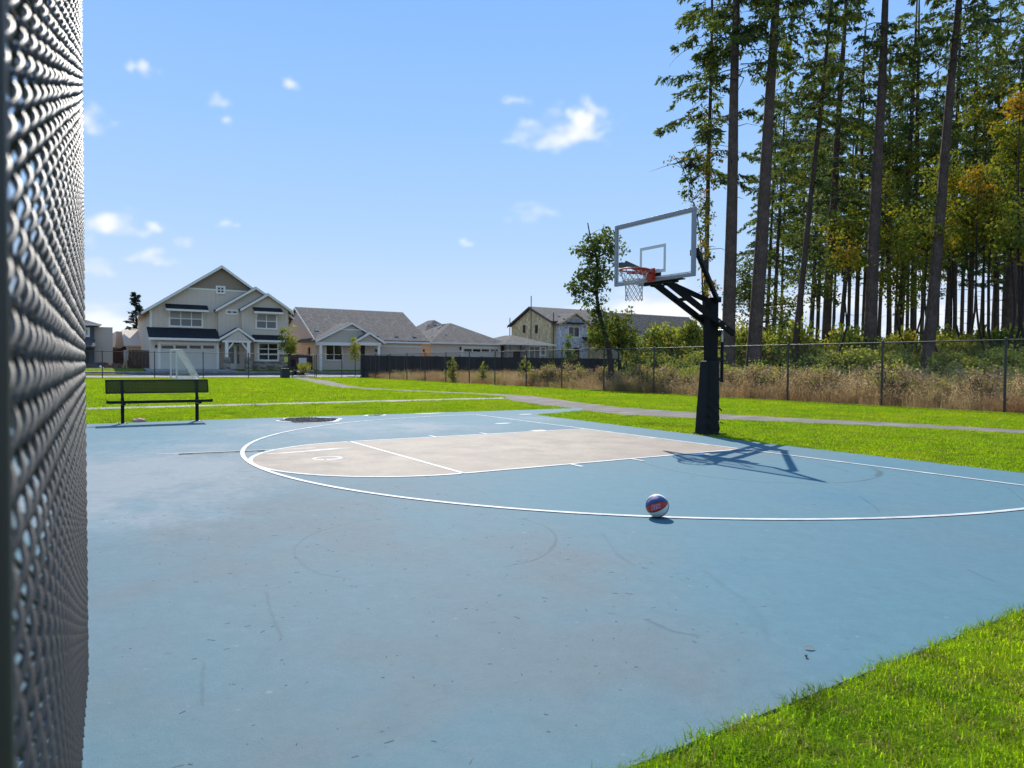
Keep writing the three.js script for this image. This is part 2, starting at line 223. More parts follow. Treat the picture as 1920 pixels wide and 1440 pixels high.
// lane (key), painted lines
const KA = 1.829, KL = 4.594, TC = 0.414, TR = 6.016, LW = 0.055;
const laneTint = dataTex(512, (u, v) => { const g = 0.9 + tileFbm(u, v, 6, 5) * 0.3 + tileFbm(u, v, 40, 2, 9) * 0.16; return [g, g * (1 + tileFbm(u, v, 3, 3, 4) * 0.06), g]; }, true);
const laneMat = std(lin(0.335, 0.258, 0.188), { map: rep(laneTint, 0.35), roughness: 0.68, bumpMap: rep(grit, 1.2), bumpScale: 0.002 });
const lineMat = std(lin(0.70, 0.69, 0.65), { map: rep(laneTint, 0.9), roughness: 0.62 });
const arcPts = (cx, cz, r, a0, a1, n) => Array.from({ length: n + 1 }, (_, i) => { const a = lerp(a0, a1, i / n); return [cx + Math.cos(a) * r, cz + Math.sin(a) * r]; });
mesh('painted_lane', sheet([[-KA, 0], [KA, 0], [KA, KL], ...arcPts(0, KL, KA, 0, Math.PI, 40), [-KA, KL]], 0.003), laneMat, court);
const line = (name, pts, w = LW, y = 0.0055) => mesh(name, stripe(pts, w, y), lineMat, court);
line('baseline', [[-TR, 0], [6.95, 0]]);
line('three_point_line', [[-TR, 0.03], [-TR, TC], ...arcPts(0, TC, TR, Math.PI, 0, 120).slice(1), [TR, 0.03]], LW, 0.006);
line('lane_line', [[-KA, 0.03], [-KA, KL]]); line('lane_line', [[KA, 0.03], [KA, KL]]);
line('free_throw_line', [[-KA + 0.03, KL], [KA - 0.03, KL]]);
line('free_throw_arc', arcPts(0, KL, KA, Math.PI - 0.02, 0.02, 60), LW, 0.005);
for (const s of [-1, 1]) { for (const z of [2.15, 3.13]) line('lane_mark', [[s * (KA + 0.03), z], [s * (KA + 0.25), z]], 0.05); line('lane_block', [[s * (KA + 0.03), 1.0], [s * (KA + 0.2), 1.0]], 0.28); }
// blobs of stray white paint
const blob = (cx, cz, rx, rz, seed, rot = 0, y = 0.0065) => { const q = []; for (let i = 0; i < 36; i++) { const a = i / 36 * Math.PI * 2, k = 1 + 0.35 * noise(Math.cos(a) * 1.6 + seed, Math.sin(a) * 1.6, seed), x = Math.cos(a) * rx * k, z = Math.sin(a) * rz * k; q.push([cx + x * Math.cos(rot) - z * Math.sin(rot), cz + x * Math.sin(rot) + z * Math.cos(rot)]); } return q; };
mesh('paint_smear', sheet(blob(-3.6, 0.73, 0.08, 0.2, 3), 0.004), lineMat, court);
mesh('paint_smear', sheet(blob(-6.95, 0.77, 0.08, 0.45, 5), 0.004), lineMat, court);
mesh('paint_smear', sheet(blob(-5.6, -1.16, 0.08, 0.18, 7), 0.004), lineMat, court);
mesh('paint_smear', sheet(blob(-0.95, 5.55, 0.05, 0.52, 8, -0.12), 0.0045), lineMat, court);
mesh('paint_smear', sheet(blob(-1.05, 5.15, 0.035, 0.3, 12, 0.1), 0.0048), lineMat, court);
mesh('paint_ring', stripe(Array.from({ length: 33 }, (_, i) => { const a = i / 32 * Math.PI * 1.94 + 0.5; return [-0.12 + Math.cos(a) * 0.14, 5.5 + Math.sin(a) * 0.17]; }), 0.045, 0.0045), lineMat, court);
// patches where something was dug out: dark stone fill with a chalky rim
mesh('fill_patch_rim', sheet(blob(-6.25, 3.9, 0.80, 0.65, 21), 0.004), lineMat, court);
{ const r = rng(77), gs = [sheet(blob(-6.25, 3.9, 0.72, 0.57, 21.2), 0.008)]; for (let i = 0; i < 420; i++) { const a = r() * 6.28, q = Math.sqrt(r()) * 0.9, s = 0.008 + r() * 0.014; const g = new THREE.IcosahedronGeometry(s, 0); g.scale(1, 0.6, 1); g.rotateY(r() * 6); g.translate(-6.25 + Math.cos(a) * q * 0.72, 0.011, 3.9 + Math.sin(a) * q * 0.57); gs.push(g); } mesh('stone_fill_patch', gs, M.asphalt, court); }
mesh('fill_patch_rim', sheet(blob(-6.92, 2.2, 0.2, 0.27, 31), 0.004), lineMat, court);
mesh('stone_fill_patch', sheet(blob(-6.92, 2.2, 0.12, 0.19, 31.4), 0.008), M.asphalt, court);
// old slot cut through the paint, with chalk lines beside it
mesh('saw_cut', stripe(Array.from({ length: 19 }, (_, i) => [-1.46 + i / 18 * 0.17 + noise(i * 0.6, 2) * 0.012, 7.05 - i / 18 * 1.05]), 0.10, 0.0042), std(lin(0.022, 0.02, 0.018), { roughness: 1 }), court);
mesh('chalk_line', stripe([[-1.60, 7.3], [-1.545, 7.05], [-1.39, 6.0], [-1.28, 5.3]], 0.035, 0.0035), lineMat, court);
mesh('chalk_line', stripe([[-1.365, 6.9], [-1.245, 6.1]], 0.022, 0.0036), lineMat, court);

// paths
const pathA = [[-12.02, 16], [-12.05, 7.9], [-12.2, 2], [-12.4, -4.75], [-13.45, -5.4], [-13.4, -1.4], [-13.05, 4.4], [-13.0, 16]];
const pathB = [[-12.4, -4.7], [-11, -4.35], [-9.41, -3.97], [-7.3, -3.75], [-6.06, -3.35], [-4.56, -3.22], [-2.81, -3.97], [-1, -4.99], [0.96, -6.05], [2.78, -6.65], [8, -8], [16, -9.6], [16, -10.8], [8, -9.0], [2.42, -7.6], [0.36, -7.16], [-1.87, -6.18], [-4.27, -5.53], [-6.94, -5.3], [-9.73, -5.89], [-12, -6.6], [-14.1, -7.17], [-16.1, -6.9], [-17.8, -6.36], [-21, -5.4], [-25.2, -4.5], [-28.7, -5], [-32.9, -5.84], [-39.5, -7.34], [-45, -7.95], [-50.3, -8.9], [-50.3, -7.1], [-45, -6.6], [-37, -5.13], [-30, -3.96], [-26.1, -3.4], [-21, -4.2], [-17.5, -5.2], [-15, -5.9], [-13.4, -5.45]];
structure('path', slab(pathA, -0.12, -0.002), M.concrete, 'straight concrete path along the lawn');
structure('path', slab(pathB, -0.12, -0.004), M.pathMat, 'curving footpath across the lawn');

// street and yards beyond the park fence
{
  const ramp = (x0, y0, x1, y1, z0, z1) => { const g = new THREE.BufferGeometry(); g.setAttribute('position', new THREE.Float32BufferAttribute([x0, y0, z0, x0, y0, z1, x1, y1, z0, x1, y1, z0, x0, y0, z1, x1, y1, z1], 3)); g.computeVertexNormals(); if (g.attributes.normal.getY(0) < 0) { g.scale(1, 1, 1); const a = g.attributes.position.array; for (let t = 0; t < 2; t++) for (let c = 0; c < 3; c++) { const q = a[t * 9 + 3 + c]; a[t * 9 + 3 + c] = a[t * 9 + 6 + c]; a[t * 9 + 6 + c] = q; } g.computeVertexNormals(); } return metreUV(g); };
  structure('pavement', ramp(-52.4, 0.03, -57.0, 0.10, 60, -140), M.concrete, 'pale pavement beyond the park fence');
  structure('road', ramp(-57.0, 0.06, -60.2, 0.25, 60, -140), M.asphalt, 'residential street in front of the houses');
  structure('kerb', box(-57.15, -57.0, -0.05, 0.13, -140, 60), M.concrete);
  structure('kerb', box(-60.35, -60.2, 0.1, 0.38, -140, 60), M.concrete);
  structure('pavement', ramp(-60.35, 0.37, -61.8, 0.4, 60, -140), M.concrete, 'pavement in front of the houses');
  structure('yard', ramp(-61.8, 0.38, -66, 0.62, 60, -140), M.lawnSoil, 'front yards of the houses');
  structure('yard', ramp(-66, 0.62, -220, 0.9, 120, -300), M.soil, 'ground behind the houses');
  structure('driveway', ramp(-60.2, 0.395, -65.2, 0.665, 2.2, -5.4), M.concrete, 'concrete driveway in front of the garage');
  structure('driveway', ramp(-60.2, 0.395, -65.2, 0.665, -20.3, -26), M.concrete, 'concrete driveway of the low grey house');
}
const lawnPoly = [[20, 20], [20, FENCE_Z - 0.05], [FENCE_X - 2.3, FENCE_Z - 0.05], [FENCE_X - 2.3, 30], [20, 30]];
structure('lawn', sheet(lawnPoly, -0.025), M.lawnSoil, 'mown lawn of the park');
structure('field', sheet([[20, FENCE_Z - 0.05], [20, -60], [-49.9, -60], [-49.9, FENCE_Z - 0.05]], -0.03), M.soil, 'rough field behind the chain link fence');

// ------------------------------------------------------------------ lawn blades
function tuftGeo(seed, n, rad, h, w, lean) {
  const r = rng(seed), s = new Soup();
  for (let i = 0; i < n; i++) {
    const a = r() * 6.283, q = Math.sqrt(r()) * rad, o = V(Math.cos(a) * q, -0.012, Math.sin(a) * q), b = r() * 6.283, L = h * (0.6 + 0.6 * r()), ln = lean * (0.2 + r());
    const side = V(Math.cos(b), 0, Math.sin(b)), bend = V(-Math.sin(b), 0, Math.cos(b)), ww = w * (0.7 + 0.6 * r());
    const m = o.clone().add(V(0, L * 0.55, 0)).addScaledVector(bend, L * ln * 0.3), t = o.clone().add(V(0, L * (0.95 - ln * 0.25), 0)).addScaledVector(bend, L * ln);
    const k = 0.8 + r() * 0.4, c = [k * (0.92 + r() * 0.2), k, k * 0.9];
    const a0 = o.clone().addScaledVector(side, ww / 2), a1 = o.clone().addScaledVector(side, -ww / 2), b0 = m.clone().addScaledVector(side, ww * 0.42), b1 = m.clone().addScaledVector(side, -ww * 0.42);
    s.tri(a0, a1, b0, c); s.tri(a1, b1, b0, c); s.tri(b0, b1, t, c);
  }
  return s.geo();
}
const onLawn = (x, z) => !inPoly(x, z, courtPoly) && !inPoly(x, z, pathA) && !inPoly(x, z, pathB) && z > FENCE_Z + 0.02 && x > FENCE_X - 2.2 && !(x < -45 && x > -50.5 && z < -7 && z > -8.9 && false);
const GREEN = [0.320, 0.500, 0.006], YELLOW = [0.450, 0.560, 0.008], DARK = [0.185, 0.345, 0.006], STRAW = [0.34, 0.29, 0.09];
const tmpM = new THREE.Matrix4(), tmpQ = new THREE.Quaternion(), tmpE = new THREE.Euler(), tmpC = new THREE.Color();
function scatter(name, label, geos, mat, spots, colour) { // spots: [x, y, z, scale, seed]
  const groups = geos.map(() => []); spots.forEach((s, i) => groups[i % geos.length].push(s));
  groups.forEach((list, k) => {
    if (!list.length) return; const im = new THREE.InstancedMesh(geos[k], mat, list.length); const r = rng(1000 + k);
    list.forEach(([x, y, z, s], i) => { tmpQ.setFromEuler(tmpE.set((r() - 0.5) * 0.2, r() * 6.283, (r() - 0.5) * 0.2)); tmpM.compose(V(x, y, z), tmpQ, V(s, s * (0.8 + r() * 0.45), s)); im.setMatrixAt(i, tmpM); const c = colour(x, z, r); im.setColorAt(i, tmpC.setRGB(c[0], c[1], c[2])); });
    im.name = numbered(name); im.userData = { kind: 'stuff', label, category: 'grass' }; scene.add(im);
  });
}
const lawnColour = (x, z, r) => { const a = sstep(-0.25, 0.35, fbm(x * 0.5, z * 0.5, 1, 4)), b = sstep(0.0, 0.45, fbm(x * 1.7 + 9, z * 1.7, 4, 3)), o = [0, 1, 2].map(c => lerp(lerp(GREEN[c], YELLOW[c], a * 0.75), DARK[c], b * 0.8)); const st = r(); if (st < 0.05) return STRAW; const k = (0.74 + r() * 0.34) * (1 - 0.22 * sstep(0.1, 0.4, fbm(x * 0.28 + 5, z * 0.9, 7, 3))); return o.map(c => c * k); };
{
  const r = rng(4), near = [], mid = [], far = [];
  const inView = (x, z, m) => { const dx = x - EYE.x, dz = z - EYE.z, d = dx * FWD.x + dz * FWD.z, s = dx * RGT.x + dz * RGT.z; return d > 0.3 && Math.abs(s) < d * 0.74 + m; };
  const fill = (list, x0, x1, z0, z1, dens, m) => { const n = Math.round((x1 - x0) * (z1 - z0) * dens); for (let i = 0; i < n; i++) { const x = lerp(x0, x1, r()), z = lerp(z0, z1, r()); if (!onLawn(x, z) || !inView(x, z, m)) continue; list.push([x, -0.01, z, 0.75 + 0.5 * r()]); } };
  fill(near, 7.09, 9.4, 2.0, 7.8, 1650, 0.6);
  fill(near, 7.075, 7.14, -1, 8, 700, 0.6);
  fill(mid, 7.0, 12, -6, 2.2, 260, 1);
  fill(mid, -7, 9, -7.6, -0.9, 330, 1.5);
  fill(mid, -14, 12, FENCE_Z, -5.2, 170, 1.5);
  fill(mid, -13, -7, -6, 10, 170, 1.5);
  fill(far, -52, -12.9, FENCE_Z, 13, 42, 1.5);
  fill(far, -22, -12, FENCE_Z, 10, 60, 1.5);
  scatter('lawn_grass', 'bright green lawn blades at the near corner of the blue court', [tuftGeo(1, 18, 0.045, 0.047, 0.0036, 0.9), tuftGeo(2, 18, 0.05, 0.04, 0.004, 1.2), tuftGeo(3, 14, 0.04, 0.056, 0.0034, 0.8)], bladeMat, near, (x, z, r) => { const c = lawnColour(x, z, r), k = (1.05 + 0.4 * r()) * (1 - 0.45 * sstep(0.05, 0.35, fbm(x * 5, z * 5, 8, 3))); if (r() < 0.07) return [0.46, 0.38, 0.14]; return c.map(q => q * k); });
  scatter('lawn_grass', 'mown lawn around the court and the footpaths', [tuftGeo(4, 30, 0.09, 0.045, 0.006, 0.8), tuftGeo(5, 30, 0.095, 0.04, 0.0065, 1.0)], bladeMat, mid, lawnColour);
  scatter('lawn_grass', 'wide mown lawn towards the houses', [tuftGeo(6, 38, 0.24, 0.045, 0.013, 0.8), tuftGeo(7, 38, 0.24, 0.05, 0.012, 0.9)], bladeMat, far, lawnColour);
  // yard lawns of the houses
  const yard = []; for (let i = 0; i < 3500; i++) { const x = lerp(-61.9, -65, r()), z = lerp(8, -60, r()); if (z < 2.3 && z > -5.5 || z < -20.2 && z > -26.1) continue; yard.push([x, 0.39 + (-61.8 - x) / 4.2 * 0.24, z, 1]); }
  scatter('yard_grass', 'strip of green yard grass in front of the houses', [tuftGeo(8, 26, 0.3, 0.06, 0.03, 0.8)], bladeMat, yard, lawnColour);
  console.log('tufts', near.length, mid.length, far.length);
}
// pine needles and twigs lying on the court
{
  const r = rng(61), s = new Soup(), geo = bar(V(-0.5, 0, 0), V(0.5, 0, 0), 0.07, 0.07); const im = new THREE.InstancedMesh(geo, std(0xffffff, { roughness: 0.9 }), 480);
  for (let i = 0; i < 480; i++) { let x, z; const q = r(); if (q < 0.75) { x = 2.2 + r() * 4.6; z = 5.2 + r() * r() * 0.2 + r() * 2.9; } else { x = -4 + r() * 10.5; z = -0.8 + r() * 8.6; } let L = 0.010 + r() * r() * 0.04; tmpQ.setFromEuler(tmpE.set(0, r() * 6.283, (r() - 0.5) * 0.15)); if (q > 0.42 && q < 0.75) L *= 0.4; tmpM.compose(V(x, 0.0012, z), tmpQ, V(L, 0.012, 0.015)); im.setMatrixAt(i, tmpM); const t = r(); im.setColorAt(i, t < 0.75 ? tmpC.setRGB(0.03, 0.028, 0.02) : t < 0.92 ? tmpC.setRGB(0.22, 0.16, 0.09) : tmpC.setRGB(0.5, 0.48, 0.42)); }
  im.name = 'pine_needles'; im.userData = { kind: 'stuff', label: 'dry pine needles scattered over the blue court', category: 'needles' }; scene.add(im);
}

// ------------------------------------------------------------------ basketball goal
{
  const t = thing('basketball_goal', 'tall black basketball goal with clear glass backboard and padded post behind the baseline', 'basketball goal');
  const P = M.hoopPaint;
  const soft = (x0, x1, y0, y1, z0, z1, r = 0.008) => { const g = new RoundedBoxGeometry(x1 - x0, y1 - y0, z1 - z0, 2, r); g.translate((x0 + x1) / 2, (y0 + y1) / 2, (z0 + z1) / 2); return g; };
  mesh('post', [soft(-0.075, 0.075, 0, 2.36, -1.47, -1.26, 0.012), box(-0.065, 0.065, 2.36, 2.40, -1.45, -1.28)], P, t);
  mesh('base_plate', box(-0.2, 0.2, -0.05, 0.02, -1.58, -1.14), P, t);
  // pad: tapered wrap, wrinkled near its foot
  {
    const pos = [], idx = [], NY = 60, NS = 64; const prof = (f) => { const e = 0.28; const c = Math.cos(f), s = Math.sin(f); return [Math.sign(c) * Math.pow(Math.abs(c), e), Math.sign(s) * Math.pow(Math.abs(s), e)]; };
    for (let j = 0; j <= NY; j++) {
      const y = 0.015 + j / NY * 1.285, k = 1 - j / NY, hx = lerp(0.112, 0.152, k), zf = lerp(-1.205, -1.125, k), zb = lerp(-1.485, -1.475, k);
      for (let i = 0; i <= NS; i++) { const [a, b] = prof(i / NS * 6.2832); const wr = sstep(0.95, 0.1, y) * sstep(-0.2, 0.6, a); const d = 0.014 * wr * Math.sin(y * 34 - b * 5 + 2.5 * noise(y * 3, b * 2, 3)) * (0.5 + noise(y * 5, b * 2 + 3)) + 0.004 * noise(y * 6, i * 0.2); const rnd = j === NY ? 0.93 : 1; pos.push(a * (hx + d) * rnd, y, (zf + zb) / 2 + b * ((zf - zb) / 2 + d * 0.6) * rnd); }
    }
    const w = NS + 1; for (let j = 0; j < NY; j++) for (let i = 0; i < NS; i++) { const a = j * w + i; idx.push(a, a + w, a + 1, a + 1, a + w, a + w + 1); }
    const o = pos.length / 3; pos.push(0, 1.3, -1.345); for (let i = 0; i < NS; i++) idx.push(o, NY * w + i + 1, NY * w + i);
    const g = new THREE.BufferGeometry(); g.setAttribute('position', new THREE.Float32BufferAttribute(pos, 3)); g.setIndex(idx); g.computeVertexNormals(); const uv = new Float32Array(pos.length / 3 * 2); for (let i = 0; i < pos.length / 3; i++) { uv[2 * i] = pos[3 * i] + pos[3 * i + 2]; uv[2 * i + 1] = pos[3 * i + 1]; } g.setAttribute('uv', new THREE.BufferAttribute(uv, 2));
    const pad = mesh('post_pad', g, M.padVinyl, t);
    const strap = (y, len, drop) => { const g = []; let a = V(0.07, y, -1.475); for (let i = 1; i <= 6; i++) { const f = i / 6, b = V(0.07 + f * 0.02, y + 0.02 * Math.sin(f * 2.2) - drop * f * f, -1.475 - len * f); g.push(bar(a, b, 0.035, 0.006, V(0, 1, 0))); a = b; } return g; };
    mesh('strap', strap(0.46, 0.09, 0.07), M.padVinyl, pad); mesh('strap', strap(0.2, 0.13, 0.035), M.padVinyl, pad);
  }
  // lifting arms beside the post, with cross plates
  const armY = z => 2.59 + (z + 0.15) * 0.494;
  for (const s of [-1, 1]) mesh('lift_arm', bar(V(s * 0.15, armY(-0.15), -0.15), V(s * 0.15, armY(-1.78), -1.78), 0.05, 0.10), P, t);
  for (const z of [-0.62, -1.14]) mesh('cross_plate', bar(V(0, armY(z) - 0.035, z - 0.04), V(0, armY(z + 0.08) - 0.035, z + 0.04), 0.245, 0.012), P, t);
  for (const z of [-1.365, -1.52]) mesh('pivot_bolt', [rod(V(-0.18, armY(z), z), V(0.18, armY(z), z), 0.014, 10), rod(V(0.172, armY(z), z), V(0.19, armY(z), z), 0.022, 6)], M.steel, t);
  for (const s of [-1, 1]) mesh('upper_brace', [bar(V(s * 0.10, 2.37, -1.40), V(s * 0.84, 3.02, -0.07), 0.06, 0.085), box(s * 0.80, s * 0.88, 2.93, 3.02, -0.08, 0.034)], P, t);
  mesh('brace_bracket', [box(-0.14, 0.14, 2.33, 2.42, -1.46, -1.34)], P, t);
  mesh('board_mount', [box(-0.36, 0.42, 2.565, 2.615, -0.12, 0.035), box(-0.11, 0.11, 2.56, 2.80, -0.03, 0.03), bar(V(-0.15, 2.57, -0.06), V(-0.15, 2.555, -0.34), 0.056, 0.06), bar(V(0.15, 2.57, -0.06), V(0.15, 2.555, -0.34), 0.056, 0.06), box(0.42, 0.62, 2.585, 2.605, -0.06, 0.03)], P, t);
  // height adjuster behind the post
  mesh('adjuster_tube', [rod(V(0, 0.92, -1.66), V(0, 1.64, -1.66), 0.03, 14), box(-0.02, 0.02, 0.94, 1.0, -1.66, -1.47), box(-0.02, 0.02, 1.3, 1.36, -1.66, -1.47)], M.blackMetal, t);
  mesh('adjuster_rod', [rod(V(0, 1.64, -1.66), V(0, 1.86, -1.665), 0.016, 10)], M.steel, t);
  mesh('adjuster_pin', rod(V(-0.17, 1.855, -1.665), V(0.17, 1.855, -1.665), 0.012, 8), M.steel, t);
  // backboard
  const W = 0.935, y0 = 2.60, y1 = 3.668, zb = 0.035, zf = 0.085, fw = 0.062;
  const board = mesh('backboard_frame', [soft(-W, W, y1 - fw, y1, zb, zf, 0.004), soft(-W, W, y0, y0 + fw * 0.9, zb, zf, 0.004), soft(-W, -W + fw, y0 + fw * 0.9 + 0.001, y1 - fw - 0.001, zb, zf, 0.004), soft(W - fw, W, y0 + fw * 0.9 + 0.001, y1 - fw - 0.001, zb, zf, 0.004)], M.alu, t);
  { const g = new THREE.PlaneGeometry(2 * (W - fw), y1 - y0 - fw * 1.9); g.translate(0, (y0 + y1) / 2, 0.06); mesh('glass_pane', g, M.glass, board); }
  { const i0 = 0.305, b0 = 2.735, h = 0.457, lw = 0.05, z0 = 0.0605, z1 = 0.0635, wp = M.whitePaint; mesh('target_square', [box(-i0, i0, b0 + h - lw, b0 + h, z0, z1), box(-i0, i0, b0, b0 + lw, z0, z1), box(-i0, -i0 + lw, b0 + lw, b0 + h - lw, z0, z1), box(i0 - lw, i0, b0 + lw, b0 + h - lw, z0, z1)], wp, board); mesh('frame_line', [box(-W + fw, W - fw, y1 - fw - 0.022, y1 - fw - 0.001, z0, z1), box(-W + fw, W - fw, y0 + fw * 0.9 + 0.001, y0 + fw + 0.018, z0, z1), box(-W + fw + 0.001, -W + fw + 0.024, y0 + fw + 0.02, y1 - fw - 0.024, z0, z1), box(W - fw - 0.024, W - fw - 0.001, y0 + fw + 0.02, y1 - fw - 0.024, z0, z1)], wp, board); }
  // rim, bracket, net
  const rc = V(0, 2.765, 0.086 + 0.15 + 0.229), rr = 0.229;
  const rim = (() => { const g = new THREE.TorusGeometry(rr, 0.0135, 10, 72); g.rotateX(Math.PI / 2); g.translate(rc.x, rc.y, rc.z); return g; })();
  const loopG = []; for (let i = 0; i < 12; i++) { const a = (i + 0.5) / 12 * 6.2832, q = new THREE.TorusGeometry(0.014, 0.0035, 5, 10); q.rotateY(-a); q.translate(rc.x + Math.cos(a) * rr, rc.y - 0.016, rc.z + Math.sin(a) * rr); loopG.push(q); }
  const gore = []; { const q = new THREE.TorusGeometry(rr - 0.012, 0.009, 6, 48, Math.PI * 1.1); q.rotateX(Math.PI / 2); q.rotateY(-Math.PI * 0.05); q.scale(1, 2.2, 1); q.rotateY(Math.PI); q.translate(rc.x, rc.y - 0.026, rc.z); gore.push(q); } // flat flange plates joining ring and bracket
  for (const s of [-1, 1]) gore.push(bar(V(s * 0.07, rc.y - 0.012, 0.10), V(s * 0.155, rc.y - 0.005, rc.z - 0.165), 0.02, 0.05), bar(V(s * 0.03, rc.y - 0.06, 0.12), V(s * 0.15, rc.y - 0.01, rc.z - 0.15), 0.015, 0.035));
  const rimM = mesh('rim', [rim, ...loopG, ...gore], M.rimRed, t);
  mesh('rim_bracket', [prismX([[0.087, 2.615], [0.087, 2.80], [0.15, 2.80], [0.21, 2.745], [0.17, 2.64]], 0.068, -0.068), box(-0.09, 0.09, 2.605, 2.815, 0.0865, 0.098)], M.rimRed, rimM);
  {
    const r = rng(33), g = [], NS = 12, rows = [[0, rr], [0.07, 0.205], [0.15, 0.178], [0.20, 0.158], [0.25, 0.145], [0.31, 0.138], [0.37, 0.135], [0.43, 0.14], [0.48, 0.145]];
    const pt = (i, j) => { const [d, q] = rows[j], a = (i + (j % 2) * 0.5 + 0.5) / NS * 6.2832, k = 1 + 0.07 * noise(i * 0.9, j * 0.7, 4); return V(rc.x + Math.cos(a) * q * k, rc.y - 0.02 - d + 0.012 * noise(i * 0.7 + 3, j, 8), rc.z + Math.sin(a) * q * k); };
    for (let j = 0; j < rows.length - 1; j++) for (let i = 0; i < NS; i++) { const a = pt(i, j), s = j % 2 ? 1 : -1; for (const b of [pt(i, j + 1), pt(i + s, j + 1)]) { const m = a.clone().add(b).multiplyScalar(0.5); m.y -= 0.004; g.push(tube([[a, 0.0048], [m, 0.0048], [b, 0.0048]], 5, false)); } if (j === 2 || j === 3) { const b = pt(i + 1, j); g.push(tube([[a, 0.0065], [b, 0.0065]], 5, false)); } }
    mesh('net', g, M.netCord, t);
  }
}

// ------------------------------------------------------------------ basketball
{
  const R = 0.091, seq = ['#d9d2c8', '#164c7c', '#a82c18', '#c9cac0', '#0d2238', '#a82c18', '#d9d2c8', '#164c7c'];
  const c = document.createElement('canvas'); c.width = 1024; c.height = 512; const x = c.getContext('2d');
  for (let i = 0; i < 8; i++) { x.fillStyle = seq[i]; x.fillRect(i * 128, 0, 129, 512); }
  x.fillStyle = '#17181c'; for (let i = 0; i < 8; i++) x.fillRect(i * 128 - 5, 0, 10, 512); x.fillRect(1019, 0, 5, 512);
  x.save(); x.translate(2 * 128 + 64, 250); x.rotate(-Math.PI / 2); x.font = 'italic bold 74px sans-serif'; x.textAlign = 'center'; x.textBaseline = 'middle'; x.lineWidth = 12; x.strokeStyle = '#e58f86'; x.strokeText('AIN', 0, 0); x.fillStyle = '#22307c'; x.fillText('AIN', 0, 0); x.restore();
  x.save(); x.translate(1 * 128 + 58, 260); x.rotate(-Math.PI / 2); x.strokeStyle = '#d98a96'; x.lineWidth = 7; x.beginPath(); for (let i = 0; i <= 60; i++) { const a = i / 60, px = -85 + a * 170, py = Math.sin(a * 40) * 15 + Math.sin(a * 11) * 6; i ? x.lineTo(px, py) : x.moveTo(px, py); } x.stroke(); x.restore();
  const tex = new THREE.CanvasTexture(c); tex.colorSpace = THREE.SRGBColorSpace;
  const b = document.createElement('canvas'); b.width = 1024; b.height = 512; const y = b.getContext('2d'); y.fillStyle = '#fff'; y.fillRect(0, 0, 1024, 512); const r = rng(3); for (let i = 0; i < 9000; i++) { const g = 200 + r() * 55 | 0; y.fillStyle = `rgb(${g},${g},${g})`; y.fillRect(r() * 1024, r() * 512, 4, 4); } y.fillStyle = '#000'; for (let i = 0; i <= 8; i++) y.fillRect(i * 128 - 5, 0, 10, 512);
  const bt = new THREE.CanvasTexture(b);
  const g = new THREE.SphereGeometry(R, 96, 64), [bx, bz] = gnd(1232, 971);
  const ball = mesh('basketball', g, std(0xffffff, { map: tex, bumpMap: bt, bumpScale: 0.0012, roughness: 0.55 }));
  // gores meet at a pole that points to the right of the camera and a little up
  const pole = RGT.clone().multiplyScalar(0.86).addScaledVector(V(0, 1, 0), 0.36).addScaledVector(FWD, -0.36).normalize();
  ball.quaternion.setFromUnitVectors(V(0, 1, 0), pole); ball.rotateY(0.18);
  ball.position.set(bx, R + 0.006, bz);
  tag(ball, 'small red, white and blue basketball resting on the three point line', 'basketball');
}

